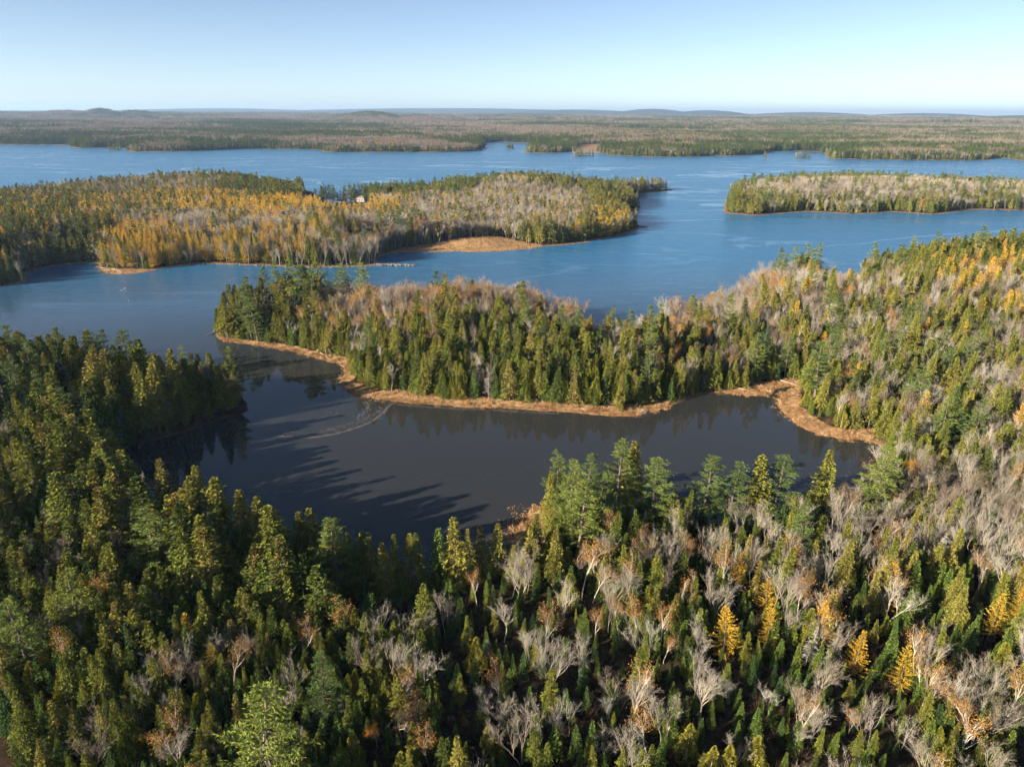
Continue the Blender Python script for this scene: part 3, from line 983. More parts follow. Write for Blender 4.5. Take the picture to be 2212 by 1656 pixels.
# ------------------------------------------------------------------ where the trees stand
#        spruce fir  cedar pine larch maple birch aspen snag
STANDS = [  # picture x, y, spread x, spread y, mix
    (150, 850, 330, 150, (.70, .12, .06, .05, .0, .02, .01, 0, .04)),
    (60, 1150, 260, 180, (.52, .30, .06, .02, .0, .03, .01, 0, .06)),
    (250, 1400, 320, 200, (.32, .46, .12, .01, .0, .04, .015, .01, .04)),
    (550, 1250, 250, 160, (.44, .28, .18, .03, .01, .03, .01, 0, .04)),
    (600, 1560, 320, 130, (.26, .50, .14, .01, .0, .05, .02, .01, .03)),
    (900, 1300, 160, 120, (.26, .36, .10, .01, .0, .20, .06, 0, .03)),
    (1150, 1400, 200, 120, (.10, .30, .06, .0, .0, .42, .10, 0, .02)),
    (1350, 1500, 200, 110, (.08, .28, .08, .0, .02, .44, .08, 0, .02)),
    (1050, 1600, 180, 70, (.20, .40, .24, .01, .0, .10, .03, .01, .02)),
    (1330, 1080, 130, 90, (.38, .40, .08, .07, .0, .03, .02, 0, .03)),
    (1520, 1200, 150, 100, (.20, .32, .06, .02, .0, .24, .08, 0, .02)),
    (1700, 1130, 150, 60, (.38, .20, .05, .04, .0, .24, .04, 0, .02)),
    (1650, 1330, 220, 130, (.14, .40, .06, .0, .01, .27, .10, .0, .02)),
    (2000, 1080, 220, 110, (.08, .03, .03, .02, .0, .78, .05, 0, .01)),
    (2000, 1230, 180, 90, (.42, .36, .04, .0, .01, .12, .04, 0, .01)),
    (2000, 1420, 240, 120, (.18, .40, .05, .0, .01, .24, .10, .0, .02)),
    (1550, 1600, 200, 70, (.12, .18, .30, .0, .02, .28, .08, .0, .02)),
    (1950, 1600, 260, 90, (.10, .42, .08, .0, .0, .28, .10, .01, .02)),
    (2050, 850, 200, 120, (.42, .16, .08, .05, .02, .22, .05, 0, .0)),
    (1820, 800, 130, 100, (.40, .14, .14, .10, .01, .14, .06, 0, .01)),
    (1900, 680, 180, 70, (.40, .05, .06, .0, .02, .32, .14, 0, .01)),
    (2120, 650, 120, 60, (.46, .05, .06, .0, .24, .12, .06, 0, .01)),
    (2050, 540, 260, 55, (.80, .05, .10, .02, .0, .02, .0, 0, .01)),
    (1720, 540, 100, 40, (.60, .04, .04, .25, .0, .05, .02, 0, .0)),
    (1650, 640, 180, 60, (.22, .04, .04, .02, .02, .48, .18, 0, .0)),
    (560, 680, 130, 70, (.54, .20, .12, .08, .0, .05, .02, 0, .02)),
    (680, 715, 90, 35, (.44, .26, .20, .02, .0, .05, .02, 0, .02)),
    (800, 602, 330, 16, (.66, .10, .05, .08, .0, .04, .02, 0, .01)),
    (1000, 655, 260, 30, (.12, .05, .02, .01, .0, .36, .38, .02, .01)),
    (1000, 788, 380, 45, (.30, .32, .32, .02, .0, .02, .0, 0, .04)),
    (1120, 725, 180, 32, (.46, .20, .12, .01, .0, .10, .06, 0, .03)),
    (1350, 680, 170, 45, (.07, .03, .02, .0, .0, .50, .36, .02, .01)),
    (1500, 740, 180, 40, (.34, .20, .18, .06, .0, .14, .06, .01, .01)),
    (1600, 800, 160, 40, (.36, .24, .22, .14, .0, .02, .01, 0, .01)),
    # the wooded land with the house
    (80, 540, 150, 60, (.68, .14, .04, .02, .02, .06, .02, 0, .02)),
    (60, 460, 150, 30, (.40, .06, .03, .01, .22, .24, .04, 0, .0)),
    (300, 398, 260, 24, (.20, .02, .01, .01, .02, .66, .08, 0, .0)),
    (560, 395, 110, 22, (.86, .05, .0, .05, .0, .02, .0, 0, .0)),
    (400, 435, 120, 14, (.24, .03, .02, .0, .42, .22, .06, 0, .0)),
    (620, 448, 200, 13, (.12, .03, .0, .0, .66, .12, .05, 0, .0)),
    (460, 485, 190, 18, (.07, .02, .0, .0, .05, .62, .20, 0, .0)),
    (350, 530, 120, 20, (.12, .06, .0, .0, .76, .03, .02, 0, .01)),
    (540, 515, 130, 16, (.14, .06, .0, .0, .46, .24, .08, 0, .0)),
    (700, 490, 200, 22, (.10, .03, .02, .0, .08, .58, .17, .02, .0)),
    (850, 500, 180, 28, (.14, .04, .02, .02, .04, .50, .22, .01, .0)),
    (640, 547, 240, 13, (.40, .22, .16, .04, .06, .10, .02, 0, .02)),
    (780, 405, 110, 12, (.25, .03, .0, .66, .02, .02, .02, 0, .0)),
    (930, 410, 90, 14, (.48, .03, .0, .16, .06, .20, .06, 0, .0)),
    (1080, 378, 90, 10, (.70, .02, .0, .08, .04, .08, .02, .04, .0)),
    (1080, 440, 180, 30, (.12, .02, .01, .0, .04, .68, .11, .01, .0)),
    (1230, 400, 80, 16, (.74, .05, .0, .05, .0, .12, .02, 0, .0)),
    (1330, 435, 50, 25, (.66, .08, .04, .05, .08, .06, .02, 0, .0)),
    (1310, 480, 50, 20, (.40, .10, .06, .0, .34, .06, .04, 0, .0)),
    (1150, 505, 130, 16, (.42, .14, .14, .0, .04, .20, .05, 0, .01)),
    (1400, 402, 50, 12, (.46, .16, .06, .0, .0, .28, .03, 0, .0)),
    # the island across the channel
    (1650, 436, 110, 12, (.34, .22, .30, .02, .0, .08, .03, 0, .0)),
    (1590, 415, 40, 30, (.52, .12, .16, .10, .0, .08, .01, 0, .0)),
    (1900, 437, 300, 9, (.26, .16, .24, .02, .0, .24, .06, .01, .0)),
    (1850, 408, 260, 15, (.08, .02, .02, .02, .01, .74, .10, .0, .0)),
    (1850, 380, 130, 10, (.60, .04, .02, .08, .0, .20, .03, 0, .0)),
    (2150, 405, 140, 13, (.18, .04, .03, .03, .01, .62, .07, 0, .0)),
    (2130, 432, 120, 8, (.40, .12, .20, .04, .0, .18, .04, 0, .0)),
]
SX = np.array([[s[0], s[1], s[2], s[3]] for s in STANDS])
SM = np.array([s[4] for s in STANDS])
SM = SM / SM.sum(1, keepdims=True)
HRANGE = dict(spruce=(9.5, 15.5), fir=(5.5, 11), cedar=(6, 10.5), pine=(13, 18.5), larch=(10, 14), maple=(8.5, 13), birch=(8, 12.5), aspen=(7, 11), snag=(6.5, 12), shrub=(1.2, 2.6))
CROWN = dict(spruce=2.0, fir=1.25, cedar=1.3, pine=2.9, larch=1.9, maple=2.4, birch=1.7, aspen=1.7, snag=1.0)

HERO = [  # kind, picture x and y of the top, height, tint
    ('pine', 548, 1478, 17.5, .8), ('pine', 320, 1092, 15.5, .6), ('pine', 718, 1122, 15, .55), ('pine', 18, 1278, 14, .7),
    ('pine', 1232, 988, 18, .7), ('pine', 1340, 950, 18, .6), ('pine', 1425, 985, 16, .55), ('pine', 1300, 1010, 15, .5), ('pine', 1530, 980, 16, .5), ('pine', 1255, 1040, 15, .8),
    ('spruce', 1368, 966, 15, .75), ('pine', 1590, 995, 15, .3), ('spruce', 1655, 992, 14, .6), ('pine', 1690, 985, 14, .35), ('spruce', 1795, 975, 15, .55), ('pine', 1918, 960, 17, .7),
    ('pine', 200, 708, 17, .35), ('pine', 262, 712, 17, .3), ('spruce', 140, 740, 16, .6), ('spruce', 225, 755, 15, .65), ('spruce', 345, 765, 15, .6), ('spruce', 470, 786, 14, .45), ('spruce', 395, 772, 14, .4),
    ('spruce', 510, 1048, 16, .72), ('spruce', 540, 1075, 14.5, .7), ('spruce', 340, 995, 14, .7), ('spruce', 420, 1015, 13, .65), ('snag', 548, 1032, 12, .15),
    ('snag', 298, 1020, 12, .6), ('snag', 335, 1045, 10, .7), ('spruce', 640, 1105, 12, .6), ('spruce', 672, 1100, 13, .65), ('snag', 348, 830, 11, .45),
    ('spruce', 30, 960, 15, .5), ('spruce', 110, 960, 14, .55), ('spruce', 165, 930, 15, .7), ('spruce', 60, 880, 14, .6), ('spruce', 160, 815, 15, .65),
    ('maple', 262, 1128, 11, .15), ('maple', 958, 1152, 9, .8), ('maple', 905, 1172, 9, .5), ('maple', 1120, 1205, 11, .75), ('maple', 1140, 1180, 12, .7),
    ('maple', 1090, 1290, 12, .75), ('maple', 1145, 1345, 12, .8), ('maple', 1255, 1388, 12.5, .8), ('maple', 960, 1290, 11, .55), ('maple', 1220, 1245, 11, .7),
    ('maple', 1050, 1480, 11, .75), ('maple', 1085, 1490, 11, .7), ('maple', 1230, 1515, 10, .75), ('maple', 1325, 1485, 11, .8), ('maple', 1585, 1450, 9.5, .95), ('maple', 1675, 1475, 10, 1.0),
    ('maple', 1305, 1570, 9, .7), ('maple', 1600, 1580, 10, .7), ('maple', 1725, 1560, 9, .75), ('maple', 1965, 1545, 9.5, .7), ('maple', 1530, 1130, 11, .75), ('maple', 1650, 1075, 10, .7), ('maple', 1985, 945, 11, .65),
    ('larch', 1578, 1308, 14, .55), ('larch', 1672, 1305, 11.5, .5), ('larch', 1862, 1362, 13, .6), ('larch', 1965, 1390, 13.5, .25), ('larch', 1600, 1192, 10, .7), ('larch', 1665, 1245, 10, .5),
    ('larch', 2165, 1275, 12, .4), ('aspen', 812, 1570, 6, .6), ('aspen', 650, 1632, 7, .4), ('aspen', 1968, 995, 8, .35), ('aspen', 1528, 720, 10, .5), ('aspen', 1360, 700, 9, .4), ('aspen', 1475, 738, 10, .9),
    ('aspen', 1846, 1530, 7, .4), ('birch', 1285, 1215, 10, .8), ('birch', 1345, 1302, 10.5, .6), ('birch', 1290, 1312, 10, .6), ('birch', 1030, 1235, 9, .5), ('birch', 1885, 1200, 9, .6), ('birch', 1440, 1360, 10, .4),
    ('birch', 2140, 1180, 11, .3), ('larch', 490, 1170, 10, .2), ('fir', 1720, 1300, 11, .4), ('fir', 1990, 1215, 11.5, .5), ('fir', 1965, 1270, 11, .45), ('fir', 2080, 1245, 11, .5), ('fir', 2105, 1340, 12, .5), ('fir', 1940, 1360, 12, .45),
    ('spruce', 2075, 1230, 12, .75), ('spruce', 2085, 1260, 13, .8), ('spruce', 1900, 1235, 12, .85), ('spruce', 1830, 1160, 13, .8), ('cedar', 1490, 1560, 10, .8), ('cedar', 1580, 1600, 10, .85), ('cedar', 1640, 1585, 10, .8), ('cedar', 1540, 1610, 9, .9),
    ('cedar', 1060, 1560, 9, .7), ('cedar', 1025, 1375, 10.5, .85), ('spruce', 1008, 1330, 11, .55), ('fir', 985, 1430, 8, .15), ('spruce', 1200, 1135, 14, .75), ('spruce', 1145, 1128, 13, .8), ('spruce', 1070, 1130, 13, .75), ('spruce', 978, 1122, 13, .8),
    ('spruce', 722, 1128, 15, .5), ('spruce', 805, 1152, 14.5, .45), ('spruce', 852, 1158, 14, .6), ('spruce', 908, 1150, 14, .5), ('fir', 942, 1142, 13, .5), ('spruce', 1012, 1138, 14, .55), ('spruce', 1042, 1132, 13, .6), ('spruce', 760, 1142, 14, .4), ('spruce', 780, 1150, 14, .7), ('spruce', 830, 1165, 14, .8), ('pine', 770, 1145, 12, .5), ('snag', 938, 1140, 9, .6), ('spruce', 880, 1155, 11, .7),
    # far side of the pond
    ('pine', 1520, 745, 16, .25), ('pine', 1630, 735, 16.5, .35), ('pine', 1780, 735, 17, .5), ('pine', 1800, 700, 16, .45), ('spruce', 1755, 760, 15, .6), ('spruce', 1785, 800, 14, .7), ('spruce', 1895, 830, 13.5, .7), ('cedar', 2100, 850, 11, .7),
    ('spruce', 2040, 810, 13, .8), ('pine', 2080, 880, 12, .3), ('spruce', 1150, 600, 13, .5), ('spruce', 1240, 790, 13, .9), ('spruce', 1340, 800, 13, .8), ('spruce', 1475, 770, 14, .6), ('pine', 690, 575, 17, .65), ('pine', 735, 577, 17, .6),
    ('pine', 1235, 602, 15, .4), ('spruce', 480, 640, 15, .7), ('spruce', 500, 632, 16, .7), ('pine', 545, 640, 16, .55), ('snag', 1395, 620, 12, .6), ('pine', 1795, 522, 13, .15), ('pine', 1700, 526, 14, .5), ('pine', 1655, 538, 13, .5), ('pine', 1740, 526, 14, .5),
    ('pine', 787, 485, 17, .1), ('pine', 752, 520, 14, .5), ('pine', 693, 400, 13, .05), ('pine', 735, 400, 11, .2), ('pine', 768, 396, 10.5, .1), ('pine', 800, 399, 10.5, .1), ('pine', 825, 396, 10.5, .15), ('pine', 756, 399, 10.5, .1), ('pine', 790, 402, 9.5, .1), ('pine', 812, 398, 10.5, .0), ('pine', 722, 403, 11, .1), ('pine', 710, 402, 12, .0), ('pine', 750, 400, 12, .0),
    ('aspen', 680, 404, 9, .8), ('aspen', 1085, 368, 12, .3), ('aspen', 1065, 370, 11, .3), ('aspen', 845, 472, 10, .7),
]


def build_tree_list():
    rr = np.random.default_rng(21)
    X, Y, K, H, TI = [], [], [], [], []
    # cells by distance: jittered squares
    bands = [(50, 130, 1.5), (130, 240, 2.1), (240, 430, 2.6), (430, 950, 3.6)]
    for r0, r1, cell in bands:
        gx = np.arange(-r1 * .86, r1 * .86, cell)
        gy = np.arange(20, r1, cell)
        A, B = np.meshgrid(gx, gy)
        P = np.stack([A.ravel(), B.ravel()], 1)
        P += rr.uniform(-.46, .46, P.shape) * cell
        q = np.hypot(P[:, 0], P[:, 1])
        az = np.abs(np.degrees(np.arctan2(P[:, 0], P[:, 1])))
        P = P[(q >= r0) & (q < r1) & (az < 43)]
        sd = land_sd(P)
        edge = (1.4 + 1.0 * rr.random(len(P))) * (1 if r0 < 300 else 2.0)
        P = P[(sd > edge) & ~(in_any(P, MARSH) & ((sd < 4.6 + 3.2 * noise2(P[:, 0], P[:, 1], 9, 1)) | (P[:, 1] > 300)))]
        px, py, _ = pix(np.concatenate([P, np.full((len(P), 1), 10.0)], 1))
        dx = (px[:, None] - SX[None, :, 0]) / SX[None, :, 2]
        dy = (py[:, None] - SX[None, :, 1]) / SX[None, :, 3]
        w = np.exp(-2.2 * (dx * dx + dy * dy)) + 1e-9 / (1 + dx * dx + dy * dy)
        mix = (w @ SM) / w.sum(1, keepdims=True)
        # patchiness: kinds grow in clumps
        for k in range(9):
            mix[:, k] *= np.exp((1.1 if k not in (3, 7) else .5) * noise2(P[:, 0] + 53 * k, P[:, 1] - 31 * k, 11 if r0 < 400 else 20, k % 3))
        mix[:, 3] *= np.where(P[:, 1] < 150, .4, 1)
        back = (P[:, 1] > 180) & (P[:, 1] < 420) & (((P[:, 0] > 95) & (py < 690) & (py > 560)) | ((P[:, 0] > -60) & (P[:, 0] <= 95) & (py < 690) & (py > 612)))
        mix[:, :3] *= np.where(back, .42, 1)[:, None]
        mix[:, 5] *= np.where((P[:, 1] > 150) & (P[:, 1] < 420), np.where(P[:, 0] > 95, 3.6, 2.2), np.where(P[:, 0] > 25, 1.35, 1))
        mix[:, 6] *= np.where((P[:, 1] > 150) & (P[:, 1] < 420), 1.7, 1)
        mix /= mix.sum(1, keepdims=True)
        u = rr.random(len(P))
        kk = (np.cumsum(mix, 1) < u[:, None]).sum(1).clip(0, 8)
        X.append(P[:, 0])
        Y.append(P[:, 1])
        K.append(kk)
        lo = np.array([HRANGE[KINDS[k]][0] for k in range(9)])[kk]
        hi = np.array([HRANGE[KINDS[k]][1] for k in range(9)])[kk]
        hh = lo + (hi - lo) * np.clip(rr.beta(2.0, 2.0, len(P)) + .15 * noise2(P[:, 0], P[:, 1], 25, 2), 0, 1)
        H.append(hh)
        TI.append(np.clip(rr.normal(.5, .24, len(P)) + .16 * noise2(P[:, 0], P[:, 1], 30, 1), 0, 1))
    X, Y, K, H, TI = map(np.concatenate, (X, Y, K, H, TI))
    # named trees seen in the photograph
    hx = []
    for kind, px, py, h, ti in HERO:
        g = 2.0
        h = h * (1 - (.34 if kind != 'pine' else .0) * float(sstep(1100, 1400, np.array([py]))[0])) * (.86 if px > 700 and kind != 'pine' else 1)
        for _ in range(3):
            p = at(px, py, g + h)
            g = float(ground_z(p[None], land_sd(p[None]))[0])
        for _ in range(8):
            if land_sd(p[None])[0] > .8:
                break
            h *= 1.045
            p = at(px, py, g + h)
        if land_sd(p[None])[0] < .3:
            continue
        hx.append((p[0], p[1], KINDS.index(kind), h, ti))
    hx = np.array(hx)
    keep = np.ones(len(X), bool)
    for x, y, k, h, t in hx:
        keep &= np.hypot(X - x, Y - y) > CROWN[KINDS[int(k)]] * .8 + .4
        # nothing tall right in front of a named tree
        d = math.hypot(x, y)
        ux, uy = -x / d, -y / d
        al = (X - x) * ux + (Y - y) * uy
        ac = np.abs((X - x) * uy - (Y - y) * ux)
        keep &= ~((al > 0) & (al < 13) & (ac < 2.4) & (H > h * .6) & (d < 330))
    X, Y, K, H, TI = X[keep], Y[keep], K[keep], H[keep], TI[keep]
    soft = np.isin(K, [KINDS.index('maple'), KINDS.index('birch'), KINDS.index('pine')])
    rad_ = np.hypot(X, Y)
    near_ = sstep(152, 142, Y)
    H = H * (1 - near_ * np.where(soft, .08, .25) - np.where(soft, .10, .24) * sstep(100, 80, rad_)) * np.where((Y > 150) & (Y < 430) & (X > 60), .92, 1)
    lsd = land_sd(np.stack([X, Y], 1))
    H = np.where((Y > 80) & (Y < 170) & (X < -12) & (lsd < 16) & ~soft, H * 1.55, H)
    front = (Y > 150) & (Y < 400) & (X > -120)
    H = np.where(front & ~soft, H * (1 - .12 * sstep(26, 6, land_sd(np.stack([X, Y], 1)))), H)
    # the far side of the spit and the right-hand ridge carry the tallest timber
    _, bpy_, _ = pix(np.stack([X, Y, 0 * X + 2], 1))
    H = np.where((bpy_ < 725) & (Y > 180) & (Y < 440) & (X > -110), H * 1.3, H)
    TI = np.where((Y < 150) & (X < 5), TI - .13, TI).clip(0, 1)  # near left trees: deeper green, partly shade put into their tint
    # crowded trees give way: broad crowns keep their distance
    from mathutils.kdtree import KDTree
    gap = np.array([2.1, 1.4, 1.6, 3.2, 2.5, 4.4, 2.9, 2.9, 1.6])[K] * np.where((Y > 150) & np.isin(K, [5, 6]), .66, 1) * np.where(Y < 140, .72, 1) * np.where((K < 3) & (Y > 150), 1.15, 1)
    sel = np.where(np.hypot(X, Y) < 430)[0]
    kd = KDTree(len(sel))
    for q, i in enumerate(sel):
        kd.insert((X[i], Y[i], 0), q)
    kd.balance()
    alive = np.ones(len(sel), bool)
    for q in rr.permutation(len(sel)):
        if not alive[q]:
            continue
        i = sel[q]
        for co, q2, dist in kd.find_range((X[i], Y[i], 0), gap[i]):
            if q2 != q and alive[q2] and dist < .5 * (gap[i] + gap[sel[q2]]) * (.95 if K[i] == K[sel[q2]] else .62):
                alive[q2] = False
    keep = np.ones(len(X), bool)
    keep[sel] = alive
    X, Y, K, H, TI = X[keep], Y[keep], K[keep], H[keep], TI[keep]
    # young firs fill what is left
    A, B = np.meshgrid(np.arange(-170, 200, 2.3), np.arange(50, 300, 2.3))
    P = np.stack([A.ravel(), B.ravel()], 1) + rr.uniform(-1.1, 1.1, (A.size, 2))
    sdp = land_sd(P)
    P = P[(sdp > 1.5) & ~in_any(P, MARSH) & (np.abs(np.degrees(np.arctan2(P[:, 0], P[:, 1]))) < 43) & (rr.random(len(P)) < .85)]
    X = np.concatenate([X, P[:, 0]])
    Y = np.concatenate([Y, P[:, 1]])
    K = np.concatenate([K, np.where(rr.random(len(P)) < .8, 1, 0)])
    H = np.concatenate([H, rr.uniform(1.8, 5.2, len(P))])
    TI = np.concatenate([TI, np.clip(rr.normal(.5, .25, len(P)), 0, 1)])
    # the open ground before the house and the low heath by the cove
    tpx, tpy, _ = pix(np.stack([X, Y, H + 4.5], 1))
    clear = ((tpx > 692) & (tpx < 798) & (tpy < 432) & (Y > 500) & (Y < 640)) | ((tpx > 652) & (tpx < 693) & (tpy < 416) & (Y > 540))
    X, Y, K, H, TI = X[~clear], Y[~clear], K[~clear], H[~clear], TI[~clear]
    X = np.concatenate([hx[:, 0], X])
    Y = np.concatenate([hx[:, 1], Y])
    K = np.concatenate([hx[:, 2].astype(int), K])
    H = np.concatenate([hx[:, 3], H])
    TI = np.concatenate([hx[:, 4], TI])
    XY = np.stack([X, Y], 1)
    sd = land_sd(XY)
    Z = ground_z(XY, sd)
    # old spruces on the left shore and the headland grew broad
    W = np.where((K == 0) & (X < -10) & (Y > 80) & (Y < 210) & (sd < 40), 1.3, 1.0)
    W = np.where((K < 2) & (X < -10) & (Y > 80) & (Y < 200) & (sd < 15), 1.5, W)
    W = np.where((K < 3) & (Y > 150) & (Y < 430) & (X > -115), 1.25, W)
    W[:len(hx)] = np.where(((hx[:, 2] == 0) & (hx[:, 3] > 12.4)) | ((hx[:, 2] == 3) & (hx[:, 3] > 14)), 1.35, 1.0)
    return X, Y, Z, K, H, TI, len(hx), W


TX, TY, TZ, TK, TH, TT, NHERO, TW = build_tree_list()
TPX, TPY, TD = pix(np.stack([TX, TY, TZ + TH], 1))
BPX, BPY, _ = pix(np.stack([TX, TY, TZ], 1))
inview = (TD > 5) & (TPX > -25) & (TPX < PW + 25) & (TPY < PH - 15) & (TPY > 100)
size = np.where(inview, TH / np.maximum(TD, 1), 0)
single = np.zeros(len(TX), bool)
LIMIT = 290
for k in range(9):
    i = np.where((TK == k) & inview)[0]
    i = i[np.argsort(-size[i])][:LIMIT]
    single[i] = True
single[:NHERO] = inview[:NHERO] & (TD[:NHERO] < 480)

# ------------------------------------------------------------------ single trees
TREE_NAME = dict(spruce='spruce_tree', fir='fir_tree', cedar='cedar_tree', pine='pine_tree', larch='larch_tree', maple='maple_tree', birch='birch_tree', aspen='aspen_tree', snag='dead_tree')
CAT = {k: v.replace('_', ' ') for k, v in TREE_NAME.items()}
TONES = dict(spruce=('dark green', 'olive', 'brownish olive'), fir=('blue-green', 'deep green', 'bright green'), cedar=('green', 'olive-green', 'yellow-green'), pine=('dark', 'blue-green', 'light green'),
             larch=('yellow', 'golden', 'orange-gold'), maple=('brown', 'grey', 'pale'), birch=('brown-leaved', 'rusty', 'orange'), aspen=('yellow', 'golden', 'orange'), snag=('brown', 'grey', 'silvery'))
NOUN = dict(spruce='spruce', fir='fir', cedar='cedar', pine='pine', larch='larch', maple='bare maple', birch='birch', aspen='leafy aspen', snag='dead snag')
NEIGH = dict(spruce='spruce', fir='fir', cedar='cedar', pine='pine', larch='larch', maple='maple', birch='birch', aspen='aspen', snag='snag')


def zone(px, py, x, y, sd):
    """where a tree stands, by its foot in the picture"""
    if y > 380:
        return "on the house's shore" if px < 1450 else 'on the far island'
    if px < 560 and 690 < py < 1010 and y > 120:
        return 'on the dark headland'
    if y > 150:
        if px < 640 and py < 800:
            return "at the spit's tip"
        if px > 1690:
            return 'above the marsh inlet' if py > 760 else 'beyond the inlet'
        if sd < 22 and py > 740:
            return 'behind the marsh bank'
        return 'on the middle spit' if px < 1250 else "on the spit's end"
    if 1100 < px < 1480 and py > 1020 and y > 92:
        return 'on the pine point'
    if sd < 14 and y > 80:
        return "on the pond's shore"
    col = 'leftmost' if px < 550 else 'mid-left' if px < 1100 else 'mid-right' if px < 1660 else 'rightmost'
    return f"on the {'upper' if py < 1420 else 'lower'} {col} slope"


ORD = ['', 'second', 'third', 'fourth', 'fifth', 'sixth', 'seventh', 'eighth', 'ninth', 'tenth', 'eleventh', 'twelfth']


def make_singles():
    idx = np.where(single)[0]
    sd = land_sd(np.stack([TX[idx], TY[idx]], 1))
    keys = {}
    info = {}
    gx, gy = TX, TY
    order = np.argsort(-TH[idx])
    for j, i in enumerate(idx):
        kind = KINDS[TK[i]]
        lo, hi = HRANGE[kind]
        s = 'tall' if TH[i] > lo + .62 * (hi - lo) else 'short' if TH[i] < lo + .34 * (hi - lo) else 'mid-sized'
        t = TONES[kind][0 if TT[i] < .38 else 1 if TT[i] < .64 else 2]
        d = (gx - TX[i]) ** 2 + (gy - TY[i]) ** 2
        d[i] = 1e9
        n = int(np.argmin(d))
        nb = NEIGH[KINDS[TK[n]]]
        side = 'left' if TPX[n] > TPX[i] else 'right'
        z = zone(BPX[i], BPY[i], TX[i], TY[i], sd[j])
        if TK[n] == TK[i]:
            nb = 'another'
        else:
            nb = ('an ' if nb[0] in 'aeiou' else 'a ') + nb
        key = f"{s} {t} {NOUN[kind]} {side} of {nb}, {z}"
        keys.setdefault(key, []).append(i)
    for key, L in keys.items():
        L.sort(key=lambda i: TPX[i])
        for q, i in enumerate(L):
            if len(L) == 1:
                info[i] = key
            elif q == 0:
                info[i] = key + ', leftmost'
            else:
                info[i] = key + ', ' + (ORD[q] if q < len(ORD) else f'{q + 1}th') + ' from left'
    # only look-alikes at one spot ever share words; every label here is its own
    r = np.random.default_rng(5)
    for i in idx:
        kind = KINDS[TK[i]]
        v = int(r.integers(0, len(PARTS[kind])))
        root = bpy.data.objects.new(TREE_NAME[kind], None)
        root.empty_display_size = .5
        root.location = (TX[i], TY[i], TZ[i] - .1)
        s = TH[i] / PH_[kind]
        wx = s * r.uniform(.88, 1.14) * (1 if s > .85 else .85 / s if s > .5 else 1.25)
        wx = min(wx, s * 1.2) * TW[i]
        root.scale = (wx, wx, s)
        lean = .045 if kind not in ('snag', 'birch', 'maple') else .06
        root.rotation_euler = (r.normal(0, lean), r.normal(0, lean), r.uniform(0, 6.283))
        root['label'] = info[i]
        root['category'] = CAT[kind]
        root['group'] = {'spruce': 'spruces in the mixed wood', 'fir': 'firs in the mixed wood', 'cedar': 'cedars in the mixed wood', 'pine': 'tall pines above the wood', 'larch': 'autumn larches', 'maple': 'bare maples in the wood',
                         'birch': 'birches with last leaves', 'aspen': 'aspens in autumn leaf', 'snag': 'standing dead trees'}[kind]
        COL.objects.link(root)
        for nm, me in PARTS[kind][v].items():
            o = bpy.data.objects.new(nm, me)
            o.parent = root
            o['tint'] = float(TT[i])
            COL.objects.link(o)


make_singles()


# ------------------------------------------------------------------ the rest of each kind, one mass a kind
def scatter_object(name, label, P, pid, rot, scl, tint, coll):
    me = bpy.data.meshes.new(name)
    n = len(P)
    me.vertices.add(n)
    me.vertices.foreach_set('co', P.astype(np.float32).ravel())
    for k, t, v in (('pid', 'INT', pid), ('tint', 'FLOAT', tint)):
        a = me.attributes.new(k, t, 'POINT')
        a.data.foreach_set('value', np.asarray(v, np.int32 if t == 'INT' else np.float32))
    for k, v in (('rot', rot), ('scl', scl)):
        a = me.attributes.new(k, 'FLOAT_VECTOR', 'POINT')
        a.data.foreach_set('vector', v.astype(np.float32).ravel())
    ob = bpy.data.objects.new(name, me)
    ob['kind'] = 'stuff'
    ob['label'] = label
    COL.objects.link(ob)
    ng = bpy.data.node_groups.new(name + '_scatter', 'GeometryNodeTree')
    ng.interface.new_socket('Geometry', in_out='INPUT', socket_type='NodeSocketGeometry')
    ng.interface.new_socket('Geometry', in_out='OUTPUT', socket_type='NodeSocketGeometry')
    N, L = ng.nodes, ng.links
    gi, go = N.new('NodeGroupInput'), N.new('NodeGroupOutput')
    ci = N.new('GeometryNodeCollectionInfo')
    ci.inputs['Collection'].default_value = coll
    ci.inputs['Separate Children'].default_value = True
    ci.inputs['Reset Children'].default_value = True
    ip = N.new('GeometryNodeInstanceOnPoints')
    ip.inputs['Pick Instance'].default_value = True

    def named(nm, t):
        a = N.new('GeometryNodeInputNamedAttribute')
        a.data_type = t
        a.inputs['Name'].default_value = nm
        return a.outputs[0]
    L.new(gi.outputs[0], ip.inputs['Points'])
    L.new(ci.outputs[0], ip.inputs['Instance'])
    L.new(named('pid', 'INT'), ip.inputs['Instance Index'])
    L.new(named('rot', 'FLOAT_VECTOR'), ip.inputs['Rotation'])
    L.new(named('scl', 'FLOAT_VECTOR'), ip.inputs['Scale'])
    L.new(ip.outputs[0], go.inputs[0])
    md = ob.modifiers.new('scatter', 'NODES')
    md.node_group = ng
    return ob


def pose(n, h, kind, r):
    s = h / PH_[kind]
    w = s * r.uniform(.88, 1.16, n)
    rot = np.stack([r.normal(0, .035, n), r.normal(0, .035, n), r.uniform(0, 6.283, n)], 1)
    return rot, np.stack([w, w, s], 1)


